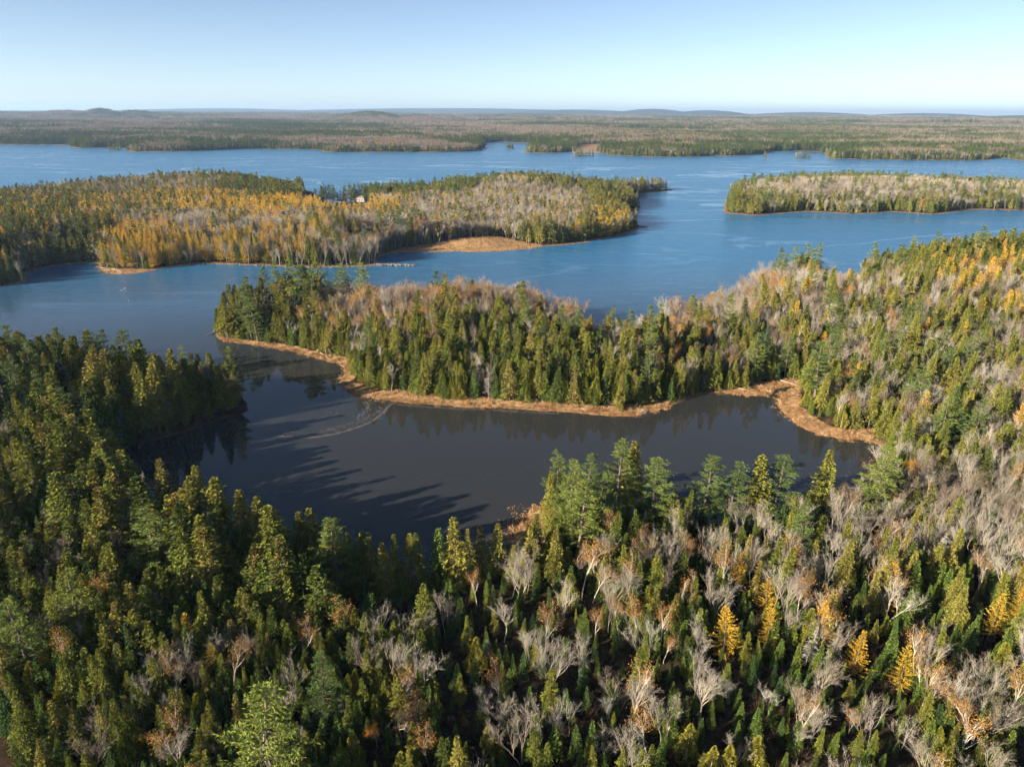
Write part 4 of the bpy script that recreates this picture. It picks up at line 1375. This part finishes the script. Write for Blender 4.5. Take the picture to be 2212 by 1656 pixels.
MASS = dict(spruce=('spruce_forest', 'dark and olive spruces massed over the slopes and shores'), fir=('fir_forest', 'small green firs massed between the taller trees'), cedar=('cedar_thicket', 'yellow-green cedars massed along the shores'),
            pine=('pine_forest', 'pines scattered over the shores across the water'), larch=('larch_forest', 'golden larches massed on the shore with the house'), maple=('hardwood_forest', 'bare grey hardwoods massed over the slopes and islands'),
            birch=('birch_forest', 'rusty birches massed among the bare hardwoods'), aspen=('aspen_grove', 'golden aspens scattered across the water'), snag=('dead_wood_stand', 'grey dead trees scattered through the woods'))
rr = np.random.default_rng(77)
for k in range(9):
    kind = KINDS[k]
    i = np.where((TK == k) & ~single & (TPX > -500) & (TPX < PW + 500))[0]
    if not len(i):
        continue
    rot, scl = pose(len(i), TH[i], kind, rr)
    scl[:, :2] *= TW[i][:, None]
    d = np.hypot(TX[i], TY[i])
    nv = NVAR[kind]
    pid = np.where(d < 430, rr.integers(0, nv, len(i)), nv + rr.integers(0, min(3, nv), len(i)))
    scatter_object(*MASS[kind], np.stack([TX[i], TY[i], TZ[i] - .1], 1), pid, rot, scl, TT[i], WHOLE[kind])

# bushes and saplings under the near trees
gx = np.arange(-240, 240, 2.6)
gy = np.arange(48, 300, 2.6)
A, B = np.meshgrid(gx, gy)
P = np.stack([A.ravel(), B.ravel()], 1) + rr.uniform(-1.2, 1.2, (A.size, 2))
P = P[np.abs(np.degrees(np.arctan2(P[:, 0], P[:, 1]))) < 42]
sd = land_sd(P)
ok = (sd > 1.2) & ~in_any(P, MARSH)
ok &= rr.random(len(P)) < .55
P, sd = P[ok], sd[ok]
n = len(P)
rot, scl = pose(n, rr.uniform(.8, 2.4, n), 'shrub', rr)
scatter_object('undergrowth', 'brown leafless bushes under the near trees', np.concatenate([P, ground_z(P, sd)[:, None]], 1), rr.integers(0, 2, n), rot, scl, rr.random(n), WHOLE['shrub'])

# far woods: a mass that no one could count, set out grove by grove
far_col = bpy.data.collections.new("far_groves")
GROVES = [dict(spruce=.7, fir=.25, pine=.05), dict(spruce=.6, fir=.3, maple=.1), dict(spruce=.35, fir=.15, maple=.45, birch=.05), dict(spruce=.15, maple=.75, birch=.1), dict(maple=.85, birch=.12, spruce=.03), dict(maple=.7, birch=.2, fir=.1), dict(larch=.6, spruce=.2, maple=.2)]
for gi_, mixd in enumerate(GROVES):
    for v in range(2):
        w = MB()
        mats, slot = [], {}
        r = np.random.default_rng(900 + gi_ * 2 + v)
        for cx in range(4):
            for cy_ in range(4):
                kd = r.choice(list(mixd), p=np.array(list(mixd.values())) / sum(mixd.values()))
                o = [q for q in WHOLE[kd].objects if q.name.split('_')[1][0] == '1'][int(r.integers(0, 2))]
                me = o.data
                V = np.empty(len(me.vertices) * 3, np.float32)
                me.vertices.foreach_get('co', V)
                V = V.reshape(-1, 3)
                F = np.empty(len(me.polygons) * 3, np.int32)
                me.loops.foreach_get('vertex_index', F)
                F = F.reshape(-1, 3)
                T = np.empty(len(V), np.float32)
                me.attributes['tone'].data.foreach_get('value', T)
                K = np.empty(len(F), np.int32)
                me.polygons.foreach_get('material_index', K)
                a = r.uniform(0, 6.283)
                c_, s_ = math.cos(a), math.sin(a)
                k_ = r.uniform(.75, 1.15) * {'fir': 1.15, 'pine': .85}.get(kd, 1.0)
                V2 = np.stack([(V[:, 0] * c_ - V[:, 1] * s_) * k_ * 1.1 + (cx - 1.5) * 5 + r.uniform(-2, 2), (V[:, 0] * s_ + V[:, 1] * c_) * k_ * 1.1 + (cy_ - 1.5) * 5 + r.uniform(-2, 2), V[:, 2] * k_ - .3], 1)
                for q, mt in enumerate(me.materials):
                    if mt.name not in slot:
                        slot[mt.name] = len(mats)
                        mats.append(mt)
                Km = np.array([slot[mt.name] for mt in me.materials])[K]
                w.V.append(V2)
                w.F.append(F + w.n)
                w.T.append(np.clip(T + r.normal(0, .15), 0, 1))
                w.K.append(Km)
                w.n += len(V2)
        far_col.objects.link(bpy.data.objects.new(f"grove_{gi_}{v}", w.mesh(f"grove_{gi_}{v}", mats)))
FP, FI, FS, FT = [], [], [], []
for r0, r1, big in ((950, 1750, 1.0), (1750, 2900, 1.2), (2900, 4800, 1.6), (4800, 9000, 2.4)):
    cell = 18.5 * big
    gx = np.arange(-r1 * .8, r1 * .8, cell)
    gy = np.arange(r0 * .7, r1, cell)
    A, B = np.meshgrid(gx, gy)
    P = np.stack([A.ravel(), B.ravel()], 1) + rr.uniform(-.25, .25, (A.size, 2)) * cell
    q = np.hypot(P[:, 0], P[:, 1])
    P = P[(q > r0) & (q < r1) & (np.abs(np.degrees(np.arctan2(P[:, 0], P[:, 1]))) < 40)]
    sd = land_sd(P)
    ok = (sd > 9 + 3 * rr.random(len(P))) & ~in_any(P, FIELD)
    P, sd = P[ok], sd[ok]
    n = len(P)
    a = noise2(P[:, 0] * .45, P[:, 1], 130, 1) + .6 * noise2(P[:, 0], P[:, 1], 45, 2) + .9 * noise2(P[:, 0] * .6, P[:, 1], 420, 0) + rr.normal(0, .3, n)
    a += 2.0 * np.exp(-sd / 45) - .05 - .35 * sstep(2500, 5000, np.hypot(P[:, 0], P[:, 1]))
    g = noise2(P[:, 0] + 900, P[:, 1] * 1.4, 90, 2) + rr.normal(0, .25, n)
    pal = np.digitize(-a, [-1.1, -.45, .05, .45, .85])
    pal = np.where(g > 1.25, 6, pal)
    FP.append(np.concatenate([P, ground_z(P, sd)[:, None] - .2], 1))
    FI.append(pal * 2 + rr.integers(0, 2, n))
    FS.append(np.repeat((big * rr.uniform(.9, 1.1, n))[:, None], 3, 1))
    FT.append(np.clip(np.where(pal >= 3, .06, .04) + rr.normal(0, .12, n), 0, 1))
    if r0 == 950:                                     # single low-detail trees fill the shore edge and the islets
        A, B = np.meshgrid(np.arange(-1400, 1400, 5.0), np.arange(700, 1750, 5.0))
        P = np.stack([A.ravel(), B.ravel()], 1) + rr.uniform(-2, 2, (A.size, 2))
        q = np.hypot(P[:, 0], P[:, 1])
        P = P[(q > r0) & (q < r1) & (np.abs(np.degrees(np.arctan2(P[:, 0], P[:, 1]))) < 40)]
        sd = land_sd(P)
        ok = ((sd > 5.5) | ((sd > 1.5) & in_any(P, LANDS[4:]))) & (sd < 14) & ~in_any(P, FIELD)
        EDGE = (P[ok], ground_z(P[ok], sd[ok]))
FP, FI, FS, FT = map(np.concatenate, (FP, FI, FS, FT))
n = len(FP)
scatter_object('far_forest', 'mixed evergreen and grey woods on the far mainland', FP, FI, np.stack([0 * FT, 0 * FT, rr.uniform(0, 6.283, n)], 1), FS, FT, far_col)
ec = bpy.data.collections.new("edge_kinds")
for kd in ('spruce', 'fir', 'maple', 'cedar'):
    for o in WHOLE[kd].objects:
        if o.name.split('_')[1][0] == '1':
            ec.objects.link(bpy.data.objects.new('e_' + o.name, o.data))
ne = len(ec.objects)
n2 = len(EDGE[0])
sc_ = rr.uniform(.7, 1.1, n2)
scatter_object('far_shore_trees', 'evergreens and grey trees edging the far shores and islets', np.concatenate([EDGE[0], EDGE[1][:, None]], 1), rr.integers(0, ne, n2), np.stack([0 * sc_, 0 * sc_, rr.uniform(0, 6.283, n2)], 1), np.stack([sc_, sc_, sc_], 1), np.clip(rr.normal(.4, .2, n2), 0, 1), ec)
print('trees', len(TX), 'single', int(single.sum()), {KINDS[k]: int((single & (TK == k)).sum()) for k in range(9)}, 'far', n, 'edge', n2)


# ------------------------------------------------------------------ marsh grass
def grass_tuft(r, n, h, spread):
    mb = MB()
    a = r.uniform(0, 6.283, n)
    q = r.random(n) ** .5 * spread
    P = np.stack([np.cos(a) * q, np.sin(a) * q, np.zeros(n)], 1)
    lean = r.normal(0, .7, (n, 2)) + [.35, .1]
    D = np.concatenate([lean, np.ones((n, 1))], 1)
    kites(mb, P, D, h * r.uniform(.6, 1.3, n), .09, .12, r.random(n), r.uniform(0, 3.14, n), mid=.35)
    return mb


def build_marsh():
    straw = leaf_mat('dry_marsh_grass', [(0, (.17, .09, .04)), (.5, (.35, .205, .095)), (1, (.52, .36, .19))], trans=.15, var=.35)
    r = np.random.default_rng(12)
    col = bpy.data.collections.new('grass_kinds')
    for v in range(4):
        o = bpy.data.objects.new(f'tuft_{v}', grass_tuft(r, 26, .75 if v < 3 else .45, .55).mesh(f'tuft_{v}', [straw]))
        col.objects.link(o)
    pts = []
    for poly in MARSH:
        lo, hi = poly.min(0), poly.max(0)
        far = np.hypot(*poly.mean(0)) > 300
        cell = 1.3 if far else .8
        A, B = np.meshgrid(np.arange(lo[0], hi[0], cell), np.arange(lo[1], hi[1], cell))
        P = np.stack([A.ravel(), B.ravel()], 1) + r.uniform(-.4, .4, (A.size, 2)) * cell * 1.1
        P = P[seg_dist(P, poly)[1]]
        sd = land_sd(P)
        keep = (sd > -.1) | ((sd > -1.6) & (r.random(len(P)) < .25))
        nz = noise2(P[:, 0], P[:, 1], 2.2, 1)
        keep &= ((nz > -.15) & (r.random(len(P)) < .75)) | ((sd < .9) & (nz > -.8))
        pts.append(P[keep])
    # sparse reeds standing in the shallows off the near point
    P = np.array([2.0, 117.0]) + r.normal(0, 1, (260, 2)) * [4.0, 5.0]
    sd = land_sd(P)
    pts.append(P[(sd < 0) & (sd > -5)])
    # narrow grass edge on the other near shores
    th = r.uniform(-.72, .72, 26000)
    q = r.uniform(85, 480, 26000)
    P = np.stack([np.sin(th) * q, np.cos(th) * q], 1)
    sd = land_sd(P)
    pts.append(P[(sd > -.1) & (sd < 2.2) & ~((P[:, 0] < -55) & (P[:, 1] < 215))])
    P = np.concatenate(pts)
    z = np.maximum(ground_z(P, land_sd(P)), -.25)
    n = len(P)
    s = r.uniform(.6, 1.25, n)
    tint = np.clip(.5 + .3 * noise2(P[:, 0], P[:, 1], 3.5, 0) + r.normal(0, .15, n), 0, 1)
    scatter_object('marsh_grass', 'flattened orange marsh grass along the pond banks', np.concatenate([P, z[:, None]], 1), r.integers(0, 4, n), np.stack([0 * s, 0 * s, r.uniform(0, 6.283, n)], 1), np.stack([s, s, s * r.uniform(.6, 1.1, n)], 1), tint, col)


build_marsh()


# ------------------------------------------------------------------ foam drifting on the pond
def build_foam():
    m = plain_mat('pale_foam', (.10, .09, .08), .9, .3, .6)
    r = np.random.default_rng(4)
    V, F, n = [], [], 0

    def flakes(px, cnt, wid, ln, wd):
        nonlocal n
        P = np.array([at(x, y, 0) for x, y in px])
        for _ in range(2):
            P = np.concatenate([P[:1], np.stack([P[:-1] * .75 + P[1:] * .25, P[:-1] * .25 + P[1:] * .75], 1).reshape(-1, 2), P[-1:]])
        L = np.concatenate([[0], np.cumsum(np.linalg.norm(np.diff(P, axis=0), axis=1))])
        for _ in range(cnt):
            t = r.random() * L[-1]
            k = min(np.searchsorted(L, t), len(P) - 1)
            k = max(k, 1)
            d = unit(P[k] - P[k - 1])
            c = P[k - 1] + d * (t - L[k - 1])
            nn = np.array([-d[1], d[0]])
            c = c + nn * r.normal(0, wid)
            if land_sd(c[None])[0] > -.15:
                continue
            a = r.normal(0, .18)
            d2 = d * math.cos(a) + nn * math.sin(a)
            n2 = np.array([-d2[1], d2[0]])
            l, w = ln * r.uniform(.4, 1.5), wd * r.uniform(.4, 1.5)
            th = np.linspace(0, 6.283, 7)[:-1]
            k_ = r.uniform(.7, 1.2, 6)
            q = c + (np.cos(th) * k_)[:, None] * d2 * l + (np.sin(th) * k_)[:, None] * n2 * w
            V.append(np.concatenate([q, np.full((6, 1), .006 + .012 * r.random())], 1))
            F.extend([(n, n + i, n + i + 1) for i in range(1, 5)])
            n += 6
    arc = [(596, 939), (640, 946), (690, 944), (745, 932), (795, 915), (824, 896), (837, 880), (846, 872)]
    flakes(arc, 420, .25, .6, .05)
    flakes([(x, y - 5) for x, y in arc], 200, .8, .6, .03)
    flakes([(690, 930), (745, 920), (790, 904), (815, 888), (826, 876)], 200, .7, .6, .035)
    flakes([(846, 872), (900, 877), (960, 882), (1071, 886), (1138, 890), (1205, 893)], 260, .35, .8, .04)
    flakes([(770, 905), (790, 890), (797, 876), (788, 866)], 150, .6, .5, .05)
    flakes([(530, 935), (575, 925), (640, 920), (700, 905), (730, 885), (735, 865)], 90, 1.4, .5, .03)
    ob = bpy.data.objects.new('foam', raw_mesh('foam', np.concatenate(V), np.array(F), [m]))
    ob['kind'] = 'stuff'
    ob['label'] = 'pale foam line curling across the dark pond'
    COL.objects.link(ob)


build_foam()


# ------------------------------------------------------------------ driftwood, stones, house, birds
def g_at(p):
    return max(float(ground_z(p[None], land_sd(p[None]))[0]), 0)


def thing(name, label, cat, loc, rz=0, group=None):
    o = bpy.data.objects.new(name, None)
    o.location = loc
    o.rotation_euler[2] = rz
    o['label'] = label
    o['category'] = cat
    if group:
        o['group'] = group
    COL.objects.link(o)
    return o


def part(name, me, parent, loc=(0, 0, 0)):
    o = bpy.data.objects.new(name, me)
    o.parent = parent
    o.location = loc
    COL.objects.link(o)
    return o


def driftwood(a, b, rad, label, lift=0.25, stubs=5, seed=0):
    """log lying from picture point a (butt) to b (tip)"""
    r = np.random.default_rng(seed + 400)
    A, B = at(*a), at(*b)
    za, zb = g_at(A) + .12, g_at(B) + lift
    ln = float(np.linalg.norm(B - A))
    root = thing('driftwood_log', label, 'log', (A[0], A[1], za), math.atan2(B[1] - A[1], B[0] - A[0]), 'bleached logs on the banks')
    t = MB()
    x = np.linspace(0, ln, 7)
    pts = np.stack([x, .05 * ln * np.sin(x / ln * 3 + seed) * .4, (zb - za) * x / ln], 1)
    tube(t, pts, np.linspace(rad, rad * .35, 7), 7, cap=True)
    part('trunk', t.mesh('log_trunk', [M['log']], True), root)
    for k in range(stubs):
        f = r.uniform(.3, .95)
        o = np.array([f * ln, pts[int(f * 6), 1], (zb - za) * f])
        d = unit(np.array([r.uniform(.2, .8), r.normal(0, .6), r.uniform(.1, 1)]))
        bm_ = MB()
        l = ln * r.uniform(.08, .22)
        tube(bm_, [o, o + d * l * .5 + [0, 0, .03], o + d * l], [rad * .4, rad * .25, rad * .08], 5)
        part('branch', bm_.mesh('log_branch', [M['log']]), root)


LOGS = [((1572, 836), (1620, 848), .16, 'long bleached log lying on the inlet marsh beside the channel'),
        ((1684, 824), (1728, 837), .15, 'bleached log lying across the head of the marsh inlet'),
        ((1708, 848), (1724, 861), .13, 'short bleached log on the rounded marsh, near the inlet'),
        ((1741, 906), (1765, 905), .13, "short log lying flat midway along the rounded marsh's edge"),
        ((1850, 939), (1868, 936), .12, "short log at the far right end of the rounded marsh"),
        ((686, 759), (709, 776), .17, 'grey log slanting to the water by the narrow bank'),
        ((951, 838), (936, 850), .12, 'short branchy log on the widest stretch of orange bank'),
        ((1196, 872), (1211, 855), .12, 'log leaning from the orange bank against the cedars'),
        ((1240, 884), (1262, 876), .11, 'thin dark log on the orange bank right of centre'),
        ((1098, 862), (1122, 867), .12, 'log lying at the tree line behind the orange bank'),
        ((1030, 862), (1018, 868), .11, 'short stub of driftwood in the middle of the orange bank'),
        ((219, 578), (237, 587), .22, 'bleached log on the sunlit tip below the golden larches'),
        ((244, 583), (262, 590), .20, 'bleached log beside the water below the golden larches'),
        ((466, 719), (443, 726), .14, "branchy grey driftwood reaching into the water at the spit's tip")]
for i, (a, b, rd, lab) in enumerate(LOGS):
    driftwood(a, b, rd, lab, seed=i, stubs=7 if i in (6, 13) else 3)

# fallen spruce at the end of the marsh bank, and its upturned grey root plate
A, B = at(1372, 880), at(1416, 858)
za = g_at(A) + .3
ln = float(np.linalg.norm(B - A)) * 1.15
root = thing('fallen_tree', 'grey fallen tree with bare branches at the end of the marsh bank', 'fallen tree', (A[0], A[1], za), math.atan2(B[1] - A[1], B[0] - A[0]))
t, c = MB(), MB()
x = np.linspace(0, ln, 6)
tube(t, np.stack([x, 0 * x, .14 * x], 1), np.linspace(.2, .05, 6), 7, cap=True)
r = np.random.default_rng(9)
P, D, LN = [], [], []
for k in range(170):
    f = r.uniform(.15, 1)
    P.append([f * ln, r.normal(0, .1), .14 * f * ln])
    D.append([r.uniform(.1, .8), r.normal(0, .8), r.normal(.2, .6)])
    LN.append(r.uniform(.4, 1.5) * (1.2 - f * .7))
kites(c, np.array(P), np.array(D), np.array(LN), .07, 0, r.random(170), r.uniform(0, 3, 170), mid=.3)
part('trunk', t.mesh('fallen_trunk', [M['log']], True), root)
part('branches', c.mesh('fallen_branches', [M['snag']]), root)['tint'] = .6
A = at(1389, 893)
root = thing('dead_bush', 'round silver dead bush at the water by the fallen tree', 'bush', (A[0], A[1], g_at(A)))
c = MB()
th, ph = r.uniform(0, 6.283, 420), r.uniform(.0, 1.45, 420)
D = np.stack([np.cos(th) * np.cos(ph), np.sin(th) * np.cos(ph), np.sin(ph)], 1)
kites(c, D * r.uniform(.05, .5, (420, 1)), D + r.normal(0, .3, (420, 3)), r.uniform(.5, 1.1, 420), .05, 0, r.random(420), r.uniform(0, 3, 420), mid=.3)
part('twigs', c.mesh('dead_bush_twigs', [M['snag']]), root)['tint'] = .95
t = MB()
tube(t, [[0, 0, -.2], [.1, 0, .3], [.25, .05, .7]], [.12, .1, .05], 6)
part('stem', t.mesh('dead_bush_stem', [M['log']]), root)


def stone_mesh(r, mat):
    import bmesh
    bm = bmesh.new()
    bmesh.ops.create_icosphere(bm, subdivisions=2, radius=1)
    for v in bm.verts:
        n = v.co.normalized()
        k = 1 + .22 * math.sin(n.x * 3.1 + r.uniform(0, .3)) * math.cos(n.y * 2.7) + r.normal(0, .07)
        v.co = v.co * k
        v.co.z *= .62
    me = bpy.data.meshes.new('stone')
    bm.to_mesh(me)
    bm.free()
    me.materials.append(mat)
    return me


r = np.random.default_rng(31)
STONES = [stone_mesh(r, M['rock']) for _ in range(4)]
DARKS = [stone_mesh(r, M['dark_rock']) for _ in range(2)]
A, B = at(815, 571.5), at(892, 573.5)
root = thing('rock_spit', 'narrow spit of pale boulders running out from the wooded shore', 'rock spit', (A[0], A[1], 0))
for k in range(70):
    f = k / 69
    p = (B - A) * f + r.normal(0, 1, 2) * [.4, 1.1 * (1.15 - f)]
    o = part('stone', STONES[k % 4], root, (p[0], p[1], .25))
    s = r.uniform(.3, .95)
    o.scale = (s * 1.4, s, s * r.uniform(.6, 1.0))
    o.rotation_euler[2] = r.uniform(0, 6.28)
A, B = at(1362, 488), at(1392, 490.5)
root = thing('rock_ledge', 'dark wet rock ledge off the wooded point in the channel', 'rock', (A[0], A[1], 0))
for k in range(16):
    p = (B - A) * (k / 15) + r.normal(0, .8, 2)
    o = part('stone', DARKS[k % 2], root, (p[0], p[1], .1))
    s = r.uniform(.7, 1.4)
    o.scale = (s * 1.5, s, s * .7)
    o.rotation_euler[2] = r.uniform(0, 6.28)
# pale stones strewn along the far side of the cove
sc_col = bpy.data.collections.new('stone_kinds')
for i, me in enumerate(STONES):
    sc_col.objects.link(bpy.data.objects.new(f'st_{i}', me))
px = r.uniform(430, 812, 330) + 0 * np.sign(1)
py = np.interp(px, [430, 500, 575, 650, 750, 812], [569.5, 571.5, 573.5, 577.5, 576.5, 571.5]) + r.normal(0, .5, 330)
P = np.array([at(x, y) for x, y in zip(px, py)])
s = r.uniform(.15, .5, 330)
scatter_object('shore_stones', 'pale stones strewn along the wooded shore across the cove', np.concatenate([P, np.full((330, 1), .15)], 1), r.integers(0, 4, 330), np.stack([0 * s, 0 * s, r.uniform(0, 6, 330)], 1), np.stack([s * 1.2, s, s], 1), s, sc_col)


def boxmesh(name, x0, x1, y0, y1, z0, z1, mat):
    V = np.array([[x, y, z] for z in (z0, z1) for y in (y0, y1) for x in (x0, x1)], float)
    F = np.array([[0, 2, 3, 1], [4, 5, 7, 6], [0, 1, 5, 4], [2, 6, 7, 3], [0, 4, 6, 2], [1, 3, 7, 5]])
    return raw_mesh(name, V, F, [mat])


hp = at(781, 430, 5)
hz = g_at(hp)
house = thing('house', 'white house with brown hipped roof among the dark pines', 'house', (hp[0], hp[1], hz), R(-14))
house.scale = (.75, .75, .75)
part('wall', boxmesh('house_wall', -4.6, 4.6, -3.2, 3.2, -.5, 4.4, M['house_wall']), house)
V = np.array([[-5.1, -3.7, 4.4], [5.1, -3.7, 4.4], [5.1, 3.7, 4.4], [-5.1, 3.7, 4.4], [-1.6, 0, 6.5], [1.6, 0, 6.5], [-5.1, -3.7, 4.2], [5.1, -3.7, 4.2], [5.1, 3.7, 4.2], [-5.1, 3.7, 4.2]])
F = np.array([[0, 1, 5], [0, 5, 4], [1, 2, 5], [2, 3, 4], [2, 4, 5], [3, 0, 4], [6, 1, 0], [6, 7, 1], [7, 2, 1], [7, 8, 2], [8, 3, 2], [8, 9, 3], [9, 0, 3], [9, 6, 0], [6, 8, 7], [6, 9, 8]])
roof = part('roof', raw_mesh('house_roof', V, F, [M['house_roof']]), house)
part('chimney', boxmesh('house_chimney', -.4, .4, -.4, .4, 0, 1.3, M['rock']), roof, (.6, .3, 6.2))
for x in (-3.1, -1.2, 2.6):
    wdw = part('window', boxmesh('window_frame', x - .6, x + .6, -3.26, -3.2, 1.4, 3.0, M['house_wall']), house)
    part('pane', boxmesh('window_pane', x - .5, x + .5, -3.29, -3.26, 1.5, 2.9, M['pane']), wdw)
part('door', boxmesh('house_door', .5, 1.5, -3.27, -3.2, .0, 2.2, M['house_roof']), house)
wdw = part('window', boxmesh('window_frame', 4.6, 4.66, -1.0, 1.0, 1.4, 3.0, M['house_wall']), house)
part('pane', boxmesh('window_pane', 4.66, 4.69, -.9, .9, 1.5, 2.9, M['pane']), wdw)
fp = at(703, 430, 5)
root = thing('flagpole', 'thin white pole standing in the clearing before the pines', 'pole', (fp[0], fp[1], g_at(fp)))
t = MB()
tube(t, [[0, 0, 0], [0, 0, 4], [0, 0, 7.5]], [.16, .13, .09], 8, cap=True)
part('shaft', t.mesh('pole_shaft', [M['house_wall']], True), root)
part('finial', stone_mesh(r, M['house_wall']), root, (0, 0, 7.6)).scale = (.2, .2, .3)

for i, (x, y, lab) in enumerate([(262, 627.5, 'white gull swimming, leftmost of the trio'), (266, 625.5, 'white gull swimming, middle of the trio'), (270, 623.5, 'white gull swimming, rightmost of the trio'), (363, 587, 'white gull swimming alone below the golden larches'), (278, 649, 'white gull swimming apart, nearer than the trio')]):
    p = at(x, y)
    root = thing('gull', lab, 'gull', (p[0], p[1], 0), i * 1.3, 'gulls on the cove')
    t = MB()
    tube(t, [[-.34, 0, .16], [-.2, 0, .12], [0, 0, .11], [.16, 0, .13], [.24, 0, .24], [.30, 0, .30], [.37, 0, .29]], [.015, .08, .12, .09, .05, .065, .02], 8, cap=True)
    part('body', t.mesh('gull_body', [M['gull']], True), root)
    t = MB()
    tube(t, [[.36, 0, .29], [.41, 0, .285], [.45, 0, .27]], [.02, .016, .004], 5)
    part('beak', t.mesh('gull_beak', [M['beak']]), root)


# ------------------------------------------------------------------ haze
def build_haze():
    m, nt = new_mat('thin_air_haze')
    v = node(nt, "ShaderNodeVolumePrincipled")
    v.inputs['Color'].default_value = (.44, .66, 1, 1)
    v.inputs['Density'].default_value = 6.0e-5
    v.inputs['Anisotropy'].default_value = 0.2
    o = node(nt, "ShaderNodeOutputMaterial")
    nt.links.new(v.outputs[0], o.inputs['Volume'])
    s, z0, z1 = 29000.0, -5.0, 260.0
    V = np.array([[x, y, z] for z in (z0, z1) for y in (-s, s) for x in (-s, s)])
    F = np.array([[0, 2, 3, 1], [4, 5, 7, 6], [0, 1, 5, 4], [2, 6, 7, 3], [0, 4, 6, 2], [1, 3, 7, 5]])
    ob = bpy.data.objects.new('haze', raw_mesh('haze', V, F, [m]))
    ob['kind'] = 'stuff'
    ob['label'] = 'thin blue haze over the bay and far hills'
    COL.objects.link(ob)


build_haze()
